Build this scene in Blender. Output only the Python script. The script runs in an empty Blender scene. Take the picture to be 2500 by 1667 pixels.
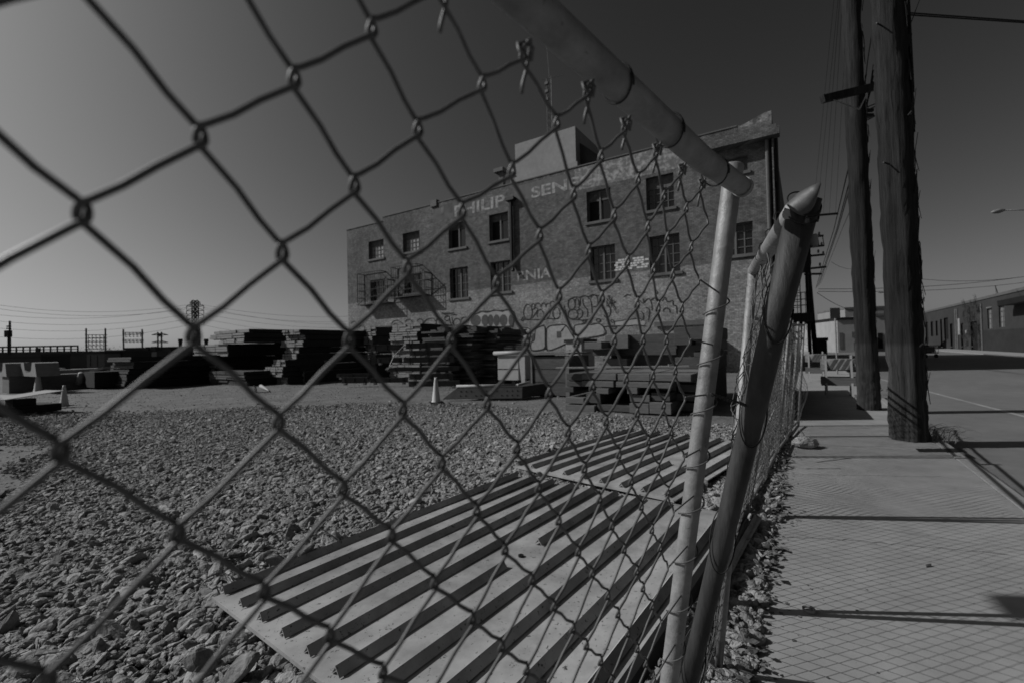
import bpy, bmesh, math, random
from mathutils import Vector, Matrix, noise
R = math.radians
random.seed(7)
SC = bpy.context.scene
COL = SC.collection

# ------------------------------------------------------------------ camera
EYE = 1.55
F = 1111.0                      # focal length in photograph pixels (2500 wide)
n_ = Vector((-.0233, 1, -.0144)).normalized()
fh = Vector((0, 0, -1)); fh = (fh - fh.dot(n_)*n_).normalized()
rt = fh.cross(n_)
CAMR = Matrix((rt, fh, n_))     # camera -> world (X right, Y forward, Z up)
cam = bpy.data.cameras.new('camera'); co = bpy.data.objects.new('camera', cam); COL.objects.link(co)
co.matrix_world = Matrix.Translation((0, 0, EYE)) @ CAMR.to_4x4()
cam.sensor_width = 36; cam.lens = F/2500*36
cam.clip_start = .01; cam.clip_end = 6000
cam.dof.use_dof = True; cam.dof.focus_distance = 1.25; cam.dof.aperture_fstop = 4.8
SC.camera = co
SC.render.resolution_x = 1024; SC.render.resolution_y = 682

# ------------------------------------------------------------------ sky, sun, exposure
SUN_EL, SUN_AZ = 37.5, -86.0     # azimuth clockwise from +Y
w = bpy.data.worlds.new('World'); SC.world = w; w.use_nodes = True
nt = w.node_tree; nt.nodes.clear()
sky = nt.nodes.new('ShaderNodeTexSky'); sky.sky_type = 'NISHITA'; sky.sun_disc = False
sky.sun_elevation = R(SUN_EL); sky.sun_rotation = R(SUN_AZ); sky.air_density = .75; sky.dust_density = 1.9; sky.ozone_density = 3.0
sep = nt.nodes.new('ShaderNodeSeparateColor')          # black-and-white film behind a red filter
pw = nt.nodes.new('ShaderNodeMath'); pw.operation = 'POWER'; pw.inputs[1].default_value = 1.65
bg = nt.nodes.new('ShaderNodeBackground'); bg.inputs['Strength'].default_value = .056
ou = nt.nodes.new('ShaderNodeOutputWorld')
sh1 = nt.nodes.new('ShaderNodeMath'); sh1.operation = 'MULTIPLY_ADD'; sh1.inputs[1].default_value = .05; sh1.inputs[2].default_value = 1.   # soft film shoulder
sh2 = nt.nodes.new('ShaderNodeMath'); sh2.operation = 'DIVIDE'
nt.links.new(sky.outputs[0], sep.inputs[0]); nt.links.new(sep.outputs['Red'], pw.inputs[0])
nt.links.new(pw.outputs[0], sh1.inputs[0]); nt.links.new(pw.outputs[0], sh2.inputs[0]); nt.links.new(sh1.outputs[0], sh2.inputs[1]); nt.links.new(sh2.outputs[0], bg.inputs[0]); nt.links.new(bg.outputs[0], ou.inputs[0])
sl = bpy.data.lights.new('sun', 'SUN'); sl.energy = 5.0; sl.angle = R(.45); sl.color = (1, 1, 1)
so = bpy.data.objects.new('sun', sl); COL.objects.link(so)
sd = Vector((math.sin(R(SUN_AZ))*math.cos(R(SUN_EL)), math.cos(R(SUN_AZ))*math.cos(R(SUN_EL)), math.sin(R(SUN_EL))))
so.rotation_euler = (-sd).to_track_quat('-Z', 'Y').to_euler()
so.location = sd*30
vs = SC.view_settings; vs.view_transform = 'Standard'; vs.look = 'None'; vs.gamma = 1; vs.exposure = -.48

# ------------------------------------------------------------------ photograph-pixel helpers
def ray(x, y): return CAMR @ Vector(((x-1250)/F, -(y-833.5)/F, -1))
def G(x, y, z=0.):               # point of the level z seen at pixel
    d = ray(x, y); t = (z-EYE)/d.z; return Vector((0, 0, EYE)) + d*t
def D(x, y, Y):                  # point at forward distance Y
    d = ray(x, y); return Vector((0, 0, EYE)) + d*(Y/d.y)
def PL(x, y, p, n):              # point of a plane
    d = ray(x, y); o = Vector((0, 0, EYE)); return o + d*((p-o).dot(n)/d.dot(n))
# street frame: S runs along the street, T across it, C = street corner of the brick building
PHI = R(32.7)
S = Vector((math.sin(PHI), math.cos(PHI), 0)); T = Vector((math.cos(PHI), -math.sin(PHI), 0)); C = Vector((14, 23.9, 0)); Z = Vector((0, 0, 1))
def ST(s, t, z=0.): return C + S*s + T*t + Z*z
def toST(p): return (p-C).dot(S), (p-C).dot(T)

# ------------------------------------------------------------------ materials
ALB = .48                        # overall reflectance of this dry, dusty place
def mat(name, v, var=.25, scale=6., rough=.85, bump=.15, metal=0., detail=6, stretch=None, speck=None, spec=.3):
    v *= ALB
    m = bpy.data.materials.new(name); m.use_nodes = True; t = m.node_tree; b = t.nodes['Principled BSDF']
    tc = t.nodes.new('ShaderNodeTexCoord'); mp = t.nodes.new('ShaderNodeMapping'); t.links.new(tc.outputs['Object'], mp.inputs[0])
    if stretch: mp.inputs['Scale'].default_value = stretch
    n1 = t.nodes.new('ShaderNodeTexNoise'); n1.inputs['Scale'].default_value = scale; n1.inputs['Detail'].default_value = detail; n1.inputs['Roughness'].default_value = .62
    t.links.new(mp.outputs[0], n1.inputs[0])
    cr = t.nodes.new('ShaderNodeValToRGB'); cr.color_ramp.elements[0].position = .28; cr.color_ramp.elements[1].position = .74
    a = v*(1-var); c = v*(1+var)
    cr.color_ramp.elements[0].color = (a, a, a, 1); cr.color_ramp.elements[1].color = (c, c, c, 1)
    t.links.new(n1.outputs['Fac'], cr.inputs[0]); out = cr.outputs[0]
    n3 = t.nodes.new('ShaderNodeTexNoise'); n3.inputs['Scale'].default_value = scale*.13; n3.inputs['Detail'].default_value = 3
    t.links.new(mp.outputs[0], n3.inputs[0])
    mr = t.nodes.new('ShaderNodeMapRange'); mr.inputs['From Min'].default_value = .3; mr.inputs['From Max'].default_value = .7
    mr.inputs['To Min'].default_value = 1-var*.6; mr.inputs['To Max'].default_value = 1+var*.6
    t.links.new(n3.outputs['Fac'], mr.inputs[0])
    mx = t.nodes.new('ShaderNodeMix'); mx.data_type = 'RGBA'; mx.blend_type = 'MULTIPLY'; mx.inputs[0].default_value = 1
    t.links.new(out, mx.inputs[6]); t.links.new(mr.outputs[0], mx.inputs[7]); out = mx.outputs[2]
    if speck:                    # (scale, threshold, value) small dark marks
        n2 = t.nodes.new('ShaderNodeTexNoise'); n2.inputs['Scale'].default_value = speck[0]; n2.inputs['Detail'].default_value = 4; n2.inputs['Roughness'].default_value = .7
        t.links.new(mp.outputs[0], n2.inputs[0])
        c2 = t.nodes.new('ShaderNodeValToRGB'); c2.color_ramp.elements[0].position = speck[1]; c2.color_ramp.elements[1].position = speck[1]+.035
        c2.color_ramp.elements[0].color = (0, 0, 0, 1); c2.color_ramp.elements[1].color = (1, 1, 1, 1)
        t.links.new(n2.outputs['Fac'], c2.inputs[0])
        m2 = t.nodes.new('ShaderNodeMix'); m2.data_type = 'RGBA'; t.links.new(c2.outputs[0], m2.inputs[0])
        t.links.new(out, m2.inputs[6]); m2.inputs[7].default_value = (speck[2],)*3+(1,); out = m2.outputs[2]
    t.links.new(out, b.inputs['Base Color'])
    b.inputs['Roughness'].default_value = rough; b.inputs['Metallic'].default_value = metal; b.inputs['Specular IOR Level'].default_value = spec
    if bump:
        bp = t.nodes.new('ShaderNodeBump'); bp.inputs['Strength'].default_value = bump; bp.inputs['Distance'].default_value = .02
        t.links.new(n1.outputs['Fac'], bp.inputs['Height']); t.links.new(bp.outputs[0], b.inputs['Normal'])
    return m
M = dict(
 dirt=mat('dirt', .235, .42, 9, bump=1., speck=(14, .60, .12), detail=12),
 stone=None,
 walk=mat('concrete_walk', .50, .17, 3.2, bump=.2, speck=(30, .67, .12), detail=9),
 road=mat('asphalt_road', .27, .14, 3, bump=.15, speck=(20, .72, .12)),
 paintline=mat('worn_line_paint', .52, .3, 9, bump=0),
 galv=mat('galvanised_tube', .44, .34, 26, rough=.52, bump=.22, metal=.15, spec=.4, detail=12, speck=(60, .64, .12)),
 galv_old=mat('weathered_tube', .095, .6, 26, rough=.6, bump=.3, detail=12, metal=.3, stretch=(1, 1, .25)),
 wire=mat('fence_wire', .22, .2, 60, rough=.55, bump=0, metal=.4),
 tie=mat('dark_tie_wire', .05, .3, 50, rough=.6, bump=0, metal=.4),
 plate=mat('steel_plate', .56, .34, 4.5, rough=.7, bump=.12, metal=.0, speck=(38, .62, .06)),
 tin=mat('dull_tin', .17, .3, 18, rough=.5, bump=.08, metal=.2),
 rib=mat('rib_steel', .13, .3, 8, rough=.6, bump=.1, metal=.2),
 brick=None, stuccow=mat('stucco_light', .42, .12, 4, bump=.1),
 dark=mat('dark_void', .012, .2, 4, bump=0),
 frame=mat('window_frame_paint', .22, .2, 10, bump=.05),
 sill=mat('sill_brick', .20, .25, 12, bump=.3),
 timber=mat('grey_timber', .23, .28, 9, bump=.3, stretch=(.35, .35, 2.5)),
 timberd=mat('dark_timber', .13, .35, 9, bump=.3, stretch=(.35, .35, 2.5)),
 timberl=mat('pale_board', .5, .15, 9, bump=.2),
 block=mat('pale_block', .42, .16, 7, bump=.3, speck=(18, .66, .18)),
 strap=mat('steel_strap', .03, .1, 9, bump=0, metal=.3),
 steel=mat('mill_steel', .085, .3, 6, rough=.5, bump=.05, metal=.2),
 steelw=mat('white_steel', .6, .12, 5, rough=.5, bump=.05, speck=(14, .66, .2)),
 conc=mat('precast_concrete', .4, .15, 6, bump=.25),
 cone=mat('cone_vinyl', .95, .08, 14, rough=.55, bump=.03),
 rubber=mat('black_rubber', .03, .3, 14, bump=.1),
 pole=None, polel=None,
 black=mat('black_iron', .02, .3, 8, rough=.6, bump=0),
 cable=mat('cable_sheath', .015, .2, 8, bump=0),
 bwall=mat('painted_block_wall', .075, .2, 1.2, bump=.1),
 bwall2=mat('painted_dado', .045, .25, 1.2, bump=.1),
 white=mat('white_plaster', .55, .12, 1, bump=.05),
 leaf=mat('dry_leaf', .2, .4, 30, bump=.3),
 leafg=mat('foliage', .05, .5, 3, bump=0),
 bag=mat('plastic_bag', .55, .25, 25, rough=.4, bump=.4),
 grey=mat('grey_paint', .22, .2, 3, bump=.05),
 far=mat('far_structure', .07, .3, .3, bump=0),
 tar=mat('black_tarp', .02, .4, 4, rough=.7, bump=.4),  # hoarding boards, and shade put on the stack sides as black
 spray=mat('black_spray_paint', .05, .5, 14, bump=0),
 sprayw=mat('pale_spray_paint', .56, .2, 5, bump=.1),
 sprayg=mat('grey_spray_paint', .13, .3, 5, bump=.1),
)
def glass_mat(name, v, rough=.08):
    v *= ALB*1.1
    m = bpy.data.materials.new(name); m.use_nodes = True; t = m.node_tree; b = t.nodes['Principled BSDF']
    tc = t.nodes.new('ShaderNodeTexCoord'); n1 = t.nodes.new('ShaderNodeTexNoise'); n1.inputs['Scale'].default_value = 2.5
    t.links.new(tc.outputs['Object'], n1.inputs[0]); cr = t.nodes.new('ShaderNodeValToRGB')
    cr.color_ramp.elements[0].color = (v*.6,)*3+(1,); cr.color_ramp.elements[1].color = (v*1.4,)*3+(1,)
    t.links.new(n1.outputs['Fac'], cr.inputs[0]); t.links.new(cr.outputs[0], b.inputs['Base Color'])
    b.inputs['Roughness'].default_value = rough; b.inputs['Specular IOR Level'].default_value = .5
    return m
M['glassd'] = glass_mat('dirty_glass', .02); M['glassb'] = glass_mat('painted_over_glass', .42, .3)  # bright panes: reflected sky put into the base colour

def wood_pole(name, v):
    m = mat(name, v, .85, 9, rough=.95, bump=1., stretch=(3.6, 3.6, .14), detail=10)
    t = m.node_tree; b = t.nodes['Principled BSDF']; src = b.inputs['Base Color'].links[0].from_socket; tc = t.nodes.new('ShaderNodeTexCoord'); sx = t.nodes.new('ShaderNodeSeparateXYZ'); t.links.new(tc.outputs['Object'], sx.inputs[0])
    a = t.nodes.new('ShaderNodeMapRange'); a.inputs['From Min'].default_value = 1.42; a.inputs['From Max'].default_value = 1.5; a.inputs['To Min'].default_value = 2.1; a.inputs['To Max'].default_value = 1.; t.links.new(sx.outputs['Z'], a.inputs[0])   # worn, bleached foot
    x = t.nodes.new('ShaderNodeMix'); x.data_type = 'RGBA'; x.blend_type = 'MULTIPLY'; x.inputs[0].default_value = 1; t.links.new(src, x.inputs[6]); t.links.new(a.outputs[0], x.inputs[7]); t.links.new(x.outputs[2], b.inputs['Base Color']); return m
M['pole'] = wood_pole('creosote_pole', .030)
def stone_mat():
    m = bpy.data.materials.new('crushed_stone'); m.use_nodes = True; t = m.node_tree; b = t.nodes['Principled BSDF']
    oi = t.nodes.new('ShaderNodeObjectInfo'); tc = t.nodes.new('ShaderNodeTexCoord')
    n1 = t.nodes.new('ShaderNodeTexNoise'); n1.inputs['Scale'].default_value = 3; n1.inputs['Detail'].default_value = 8
    t.links.new(tc.outputs['Object'], n1.inputs[0])
    a = t.nodes.new('ShaderNodeMapRange'); a.inputs['To Min'].default_value = .14; a.inputs['To Max'].default_value = .31
    t.links.new(oi.outputs['Random'], a.inputs[0])
    k = t.nodes.new('ShaderNodeMapRange'); k.inputs['From Min'].default_value = .3; k.inputs['From Max'].default_value = .7; k.inputs['To Min'].default_value = .7; k.inputs['To Max'].default_value = 1.2
    t.links.new(n1.outputs['Fac'], k.inputs[0])
    mm = t.nodes.new('ShaderNodeMath'); mm.operation = 'MULTIPLY'; t.links.new(a.outputs[0], mm.inputs[0]); t.links.new(k.outputs[0], mm.inputs[1])
    t.links.new(mm.outputs[0], b.inputs['Base Color']); b.inputs['Roughness'].default_value = .9; b.inputs['Specular IOR Level'].default_value = .2
    bp = t.nodes.new('ShaderNodeBump'); bp.inputs['Strength'].default_value = .6; bp.inputs['Distance'].default_value = .05
    t.links.new(n1.outputs['Fac'], bp.inputs['Height']); t.links.new(bp.outputs[0], b.inputs['Normal'])
    return m
M['stone'] = stone_mat()

def brick_mat(name, lo, up, top, zsplit, ztop):
    """brick courses; pale washed lower storey, darker upper storeys, patchy band under the parapet"""
    m = bpy.data.materials.new(name); m.use_nodes = True; t = m.node_tree; b = t.nodes['Principled BSDF']; L = t.links.new
    tc = t.nodes.new('ShaderNodeTexCoord'); sx = t.nodes.new('ShaderNodeSeparateXYZ'); L(tc.outputs['Object'], sx.inputs[0])
    ad = t.nodes.new('ShaderNodeMath'); L(sx.outputs['X'], ad.inputs[0]); L(sx.outputs['Y'], ad.inputs[1])
    cb = t.nodes.new('ShaderNodeCombineXYZ'); L(ad.outputs[0], cb.inputs[0]); L(sx.outputs['Z'], cb.inputs[1])
    br = t.nodes.new('ShaderNodeTexBrick'); L(cb.outputs[0], br.inputs[0]); br.inputs['Scale'].default_value = 1
    br.inputs['Brick Width'].default_value = .23; br.inputs['Row Height'].default_value = .085; br.inputs['Mortar Size'].default_value = .010
    br.inputs['Color1'].default_value = (.8, .8, .8, 1); br.inputs['Color2'].default_value = (1.25, 1.25, 1.25, 1); br.inputs['Mortar'].default_value = (.6, .6, .6, 1)
    def nz(s, d=6, r=.6):
        n = t.nodes.new('ShaderNodeTexNoise'); n.inputs['Scale'].default_value = s; n.inputs['Detail'].default_value = d; n.inputs['Roughness'].default_value = r; L(cb.outputs[0], n.inputs[0]); return n
    def ramp(src, p0, p1, c0, c1):
        c = t.nodes.new('ShaderNodeMapRange'); c.inputs['From Min'].default_value = p0; c.inputs['From Max'].default_value = p1; c.inputs['To Min'].default_value = c0; c.inputs['To Max'].default_value = c1; L(src, c.inputs[0]); return c.outputs[0]
    def mix(f, a, c):
        x = t.nodes.new('ShaderNodeMix'); x.data_type = 'FLOAT'; L(f, x.inputs[0])
        for v, i in ((a, 2), (c, 3)):
            if hasattr(v, 'links'): L(v, x.inputs[i])
            else: x.inputs[i].default_value = v
        return x.outputs[0]
    def mul(a, c):
        x = t.nodes.new('ShaderNodeMath'); x.operation = 'MULTIPLY'
        for v, i in ((a, 0), (c, 1)):
            if hasattr(v, 'links'): L(v, x.inputs[i])
            else: x.inputs[i].default_value = v
        return x.outputs[0]
    big = nz(.35, 5); mid = nz(1.6, 8, .7); fine = nz(7, 5, .7)
    # ragged paint edge
    e = t.nodes.new('ShaderNodeMath'); e.operation = 'MULTIPLY_ADD'; L(mid.outputs['Fac'], e.inputs[0]); e.inputs[1].default_value = .7; L(sx.outputs['Z'], e.inputs[2])
    f1 = ramp(e.outputs[0], zsplit+.33, zsplit+.37, 0., 1.)
    f2 = ramp(e.outputs[0], ztop+.33, ztop+.37, 0., 1.)
    lo *= ALB; up *= ALB; top *= ALB
    lowc = mix(ramp(fine.outputs['Fac'], .38, .62, 0., 1.), lo*.62, lo*1.12)
    upc = mul(up, ramp(mid.outputs['Fac'], .3, .7, .8, 1.18))
    topc = mix(ramp(mid.outputs['Fac'], .44, .56, 0., 1.), top*.55, top*1.25)
    c = mix(f2, mix(f1, lowc, upc), topc)
    c = mul(c, ramp(big.outputs['Fac'], .3, .7, .72, 1.25)); c = mul(c, ramp(nz(3.2, 9, .8).outputs['Fac'], .36, .64, .72, 1.25))
    sb = t.nodes.new('ShaderNodeSeparateColor'); L(br.outputs['Color'], sb.inputs[0]); c = mul(c, sb.outputs[0])
    L(c, b.inputs['Base Color']); b.inputs['Roughness'].default_value = .92; b.inputs['Specular IOR Level'].default_value = .15
    bp = t.nodes.new('ShaderNodeBump'); bp.inputs['Strength'].default_value = .7; bp.inputs['Distance'].default_value = .03
    hh = t.nodes.new('ShaderNodeMath'); hh.operation = 'MULTIPLY_ADD'; L(fine.outputs['Fac'], hh.inputs[0]); hh.inputs[1].default_value = .8; L(sb.outputs[0], hh.inputs[2])
    L(hh.outputs[0], bp.inputs['Height']); L(bp.outputs[0], b.inputs['Normal'])
    return m

def faded(name, v, under, amt=.5):
    v *= ALB*1.1; under *= ALB
    m = bpy.data.materials.new(name); m.use_nodes = True; t = m.node_tree; b = t.nodes['Principled BSDF']
    tc = t.nodes.new('ShaderNodeTexCoord'); n1 = t.nodes.new('ShaderNodeTexNoise'); n1.inputs['Scale'].default_value = 3.2; n1.inputs['Detail'].default_value = 8; n1.inputs['Roughness'].default_value = .75
    t.links.new(tc.outputs['Object'], n1.inputs[0]); cr = t.nodes.new('ShaderNodeValToRGB'); cr.color_ramp.elements[0].position = amt-.06; cr.color_ramp.elements[1].position = amt+.06
    cr.color_ramp.elements[0].color = (under,)*3+(1,); cr.color_ramp.elements[1].color = (v,)*3+(1,)
    t.links.new(n1.outputs['Fac'], cr.inputs[0]); t.links.new(cr.outputs[0], b.inputs['Base Color']); b.inputs['Roughness'].default_value = .95
    return m
M['letter'] = faded('faded_sign_paint', .56, .27, .485)
M['letterw'] = faded('white_block_paint', .95, .36, .38)
M['streak'] = faded('barricade_stripe_paint', .5, .32, .5)

# ------------------------------------------------------------------ mesh building
class MB:
    def __init__(s): s.v = []; s.f = []
    def quad(s, a, b, c, d):
        i = len(s.v); s.v += [Vector(a), Vector(b), Vector(c), Vector(d)]; s.f.append((i, i+1, i+2, i+3)); return s
    def poly(s, pts):
        i = len(s.v); s.v += [Vector(p) for p in pts]; s.f.append(tuple(range(i, i+len(pts)))); return s
    def box(s, lo, hi, m=None, taper=None):
        x0, y0, z0 = lo; x1, y1, z1 = hi; i = len(s.v)
        p = [Vector(q) for q in ((x0, y0, z0), (x1, y0, z0), (x1, y1, z0), (x0, y1, z0), (x0, y0, z1), (x1, y0, z1), (x1, y1, z1), (x0, y1, z1))]
        if taper:
            c = (p[4]+p[6])/2
            for k in range(4, 8): p[k] = c+(p[k]-c)*taper
        if m: p = [m @ q for q in p]
        s.v += p; s.f += [tuple(i+k for k in f) for f in ((0, 3, 2, 1), (4, 5, 6, 7), (0, 1, 5, 4), (1, 2, 6, 5), (2, 3, 7, 6), (3, 0, 4, 7))]; return s
    def bar(s, a, b, w, h, up=Z):    # rectangular bar between two points
        a = Vector(a); b = Vector(b); d = (b-a).normalized(); x = d.cross(Vector(up))
        if x.length < 1e-4: x = d.cross(Vector((1, 0, 0)))
        x.normalize(); y = x.cross(d); i = len(s.v)
        for p in (a, b):
            for q in ((-1, -1), (1, -1), (1, 1), (-1, 1)): s.v.append(p+x*(q[0]*w/2)+y*(q[1]*h/2))
        s.f += [(i, i+1, i+2, i+3), (i+7, i+6, i+5, i+4)]+[(i+k, i+4+k, i+4+(k+1) % 4, i+(k+1) % 4) for k in range(4)]; return s
    def tube(s, pts, r, n=8, cap=True):
        pts = [Vector(p) for p in pts]; m = len(pts); rs = r if isinstance(r, (list, tuple)) else [r]*m
        x = None; base = len(s.v)
        for k in range(m):
            d = (pts[min(k+1, m-1)]-pts[max(k-1, 0)])
            if d.length < 1e-9: d = Vector((0, 0, 1))
            d.normalize()
            if x is None:
                x = d.cross(Vector((.31, .17, .93)))
                if x.length < 1e-3: x = d.cross(Vector((1, 0, 0)))
            else: x = x-d*x.dot(d)
            x.normalize(); y = d.cross(x)
            for q in range(n):
                a = 2*math.pi*q/n; s.v.append(pts[k]+(x*math.cos(a)+y*math.sin(a))*rs[k])
        for k in range(m-1):
            for q in range(n):
                a = base+k*n+q; b = base+k*n+(q+1) % n; s.f.append((a, b, b+n, a+n))
        if cap: s.f.append(tuple(base+q for q in reversed(range(n)))); s.f.append(tuple(base+(m-1)*n+q for q in range(n)))
        return s
    def lathe(s, prof, n=24, o=(0, 0, 0)):
        o = Vector(o); b = len(s.v)
        for r, z in prof:
            for q in range(n):
                a = 2*math.pi*q/n; s.v.append(o+Vector((r*math.cos(a), r*math.sin(a), z)))
        for k in range(len(prof)-1):
            for q in range(n):
                i = b+k*n+q; j = b+k*n+(q+1) % n; s.f.append((i, j, j+n, i+n))
        return s
    def prism(s, pts, n, th):        # polygon extruded by vector n*th
        i = len(s.v); m = len(pts); n = Vector(n)*th
        s.v += [Vector(p) for p in pts]+[Vector(p)+n for p in pts]
        s.f += [tuple(i+k for k in reversed(range(m))), tuple(i+m+k for k in range(m))]+[(i+k, i+(k+1) % m, i+m+(k+1) % m, i+m+k) for k in range(m)]; return s
    def build(s, name, m, parent=None, off=None, smooth=False, bevel=0, weld=False):
        me = bpy.data.meshes.new(name); o_ = Vector(off) if off is not None else Vector((0, 0, 0))
        me.from_pydata([tuple(p-o_) for p in s.v], [], s.f); me.update()
        bm = bmesh.new(); bm.from_mesh(me); (bmesh.ops.remove_doubles(bm, verts=bm.verts, dist=1e-4) if weld else None); bmesh.ops.recalc_face_normals(bm, faces=bm.faces); bm.to_mesh(me); bm.free()
        if smooth:
            for p in me.polygons: p.use_smooth = True
        me.materials.append(m)
        ob = bpy.data.objects.new(name, me); COL.objects.link(ob)
        if parent: ob.parent = parent
        elif off is not None: ob.location = o_
        if bevel:
            bv = ob.modifiers.new('bevel', 'BEVEL'); bv.width = bevel; bv.segments = 2; bv.limit_method = 'ANGLE'
        return ob
def tag(o, label=None, cat=None, group=None, kind=None):
    if label: o['label'] = label
    if cat: o['category'] = cat
    if group: o['group'] = group
    if kind: o['kind'] = kind
    return o
def thing(name, label, cat, loc=(0, 0, 0), rz=0., group=None):
    o = bpy.data.objects.new(name, None); COL.objects.link(o); o.location = loc; o.rotation_euler = (0, 0, rz); o.empty_display_size = .2
    return tag(o, label, cat, group)
def sheet(name, pts, z, m, kind='structure', sub=0):
    b = MB(); b.poly([(p[0], p[1], z) for p in pts]); o = b.build(name, m); o['kind'] = kind; return o
RZ = -PHI


# ------------------------------------------------------------------ ground
g = MB(); g.quad((-2500, -300, -.13), (2500, -300, -.13), (2500, 4000, -.13), (-2500, 4000, -.13)); tag(g.build('ground', M['dirt']), kind='structure')
def stq(s0, s1, t0, t1, z): return [ST(s0, t0, z), ST(s1, t0, z), ST(s1, t1, z), ST(s0, t1, z)]
# yard: gently uneven sheet
N = 90; y0, x0, W_, H_ = -4, -62, 80, 75
b = MB(); NX, NY = 110, 110
def yardz(p):
    s_, t_ = toST(p)
    z = .05*noise.noise(Vector((p.x*.25, p.y*.25, 0)))+.02*noise.noise(Vector((p.x*1.1, p.y*1.1, 3)))-.02
    k = max(0., min(1., (-t_+.3)/1.5)); return z*k-.035
for j in range(NY+1):
    for i in range(NX+1):
        s_ = -36+ (j/NY)**1.6*(60+36) if True else 0
        t_ = .85-(i/NX)**1.7*95
        p = ST(s_, t_); b.v.append(Vector((p.x, p.y, yardz(p))))
for j in range(NY):
    for i in range(NX):
        a = j*(NX+1)+i; b.f.append((a, a+1, a+NX+2, a+NX+1))
tag(b.build('yard', M['dirt'], smooth=True), kind='structure')
# pavement slabs with real joints
b = MB()
js = [-40, -36.5, -33, -29.9, -26.4, -22.9, -19.4, -16, -12, -8, -4, 0, 6, 12, 20, 30, 45, 70, 120]
for a_, c_ in zip(js[:-1], js[1:]):
    for z0_, z1_ in ((0, -.05),):
        q = [ST(a_+.006, .86), ST(c_-.006, .86), ST(c_-.006, 2.72), ST(a_+.006, 2.72)]
        b.prism([(p.x, p.y, -.10) for p in q], Z, .10)
o = b.build('pavement', M['walk']); tag(o, kind='structure')
b = MB(); b.prism([ST(-40, 2.735, -.14), ST(120, 2.735, -.14), ST(120, 2.88, -.14), ST(-40, 2.88, -.14)], Z, .137); tag(b.build('kerb', M['walk'], bevel=.01), kind='structure')
sheet('road', stq(-60, 400, 2.88, 15.3, 0), -.085, M['road'])
b = MB(); b.prism([p for p in stq(-60, 400, 15.3, 18.2, -.12)], Z, .14); tag(b.build('far_pavement', M['walk']), kind='structure')
def onroad(px, py): return G(px, py, -.085)
s1, t1 = toST(onroad(2500, 1016)); s2, t2 = toST(onroad(2160, 928))
d = (t2-t1)/(s2-s1)
b = MB(); a0 = ST(s1-8, t1-8*d, -.081); a1 = ST(s2+20, t2+20*d, -.081); b.quad(a0-T*.055, a1-T*.055, a1+T*.055, a0+T*.055); tag(b.build('road_line', M['paintline']), kind='structure')
# cover plate let into the pavement
P = [G(2235, 1095), G(2346, 1094), G(2362, 1103), G(2245, 1103)]
t_ = thing('utility_cover', 'flat dark rectangular cover plate let into the pavement before the near wooden pole', 'cover plate', P[0])
MB().prism(P, Z, .004).build('plate', M['black'], t_, P[0])
b = MB()
for k in range(4): b.bar(P[0].lerp(P[1], .15+.2*k)+Z*.006, P[3].lerp(P[2], .15+.2*k)+Z*.006, .012, .004)
b.build('rib', M['rubber'], t_, P[0])

# ------------------------------------------------------------------ brick warehouse
def FP(px, py):
    p = PL(px, py, C, S); return ((p-C).dot(T), p.z)
ZSPL = sum(FP(*q)[1] for q in ((858, 754), (1198, 697), (1346, 681), (1505, 664), (1657, 651)))/5
BR = M['brick'] = brick_mat('painted_brick', .52, .235, .36, ZSPL, (FP(936, 531)[1]+FP(1053, 501)[1])/2+.02)
xl = FP(849, 700)[0]
top = [(xl, FP(849, 563)[1]), (FP(934, 540)[0], FP(934, 541)[1])]
zt1 = (top[0][1]+top[1][1])/2; xa = top[1][0]
zt2 = (FP(936, 531)[1]+FP(1053, 501)[1])/2; xb = FP(1055, 500)[0]
zt3 = (FP(1085, 489)[1]+FP(1191, 462)[1]+FP(1482, 392)[1]+FP(1588, 369)[1])/4; xc = FP(1799, 313)[0]
zt4 = FP(1889, 268)[1]
print('BLD', xl, xa, xb, xc, zt1, zt2, zt3, zt4, 'split', ZSPL)
DEP = 24.
def rect(x0, x1, yt, yb, org=(0, 0), k=1.):      # crop coordinates: left x, right x, top at left, bottom at left
    X0 = org[0]+x0/k; X1 = org[0]+x1/k; a = FP(X0, org[1]+yt/k); c = FP(X0, org[1]+yb/k); e = FP(X1, 500)
    return [a[0], e[0], c[1], a[1]]
o1 = (800, 200); k1 = 3.016; o2 = (1200, 200); o6 = (820, 620); k6 = 4.126; o3 = (1200, 400); k3 = 3.485
WT = [rect(300, 406, 1180, 1312, o1, k1), rect(552, 672, 1120, 1262, o1, k1), rect(888, 1010, 1050, 1235, o1, k1), rect(1187, 1325, 985, 1180, o1, k1), rect(698, 878, 815, 1040, o2, k1), rect(1135, 1345, 712, 955, o2, k1)]
WL = [rect(345, 482, 272, 480, o6, k6), rect(690, 850, 212, 405, o6, k6), rect(1145, 1315, 150, 455, o6, k6), rect(1555, 1745, 88, 395, o6, k6), rect(835, 1040, 712, 1000, o3, k3), rect(1340, 1590, 625, 940, o3, k3)]
za = sum(q[3] for q in WT)/6; zb = sum(q[2] for q in WT)/6
WX = [[FP(1749, 400)[0], FP(1825, 400)[0], FP(1749, 432)[1], FP(1749, 396)[1]], [FP(1750, 560)[0], FP(1838, 560)[0], FP(1751, 628)[1], FP(1751, 552)[1]]]
OPEN = WT+WL+WX
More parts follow.
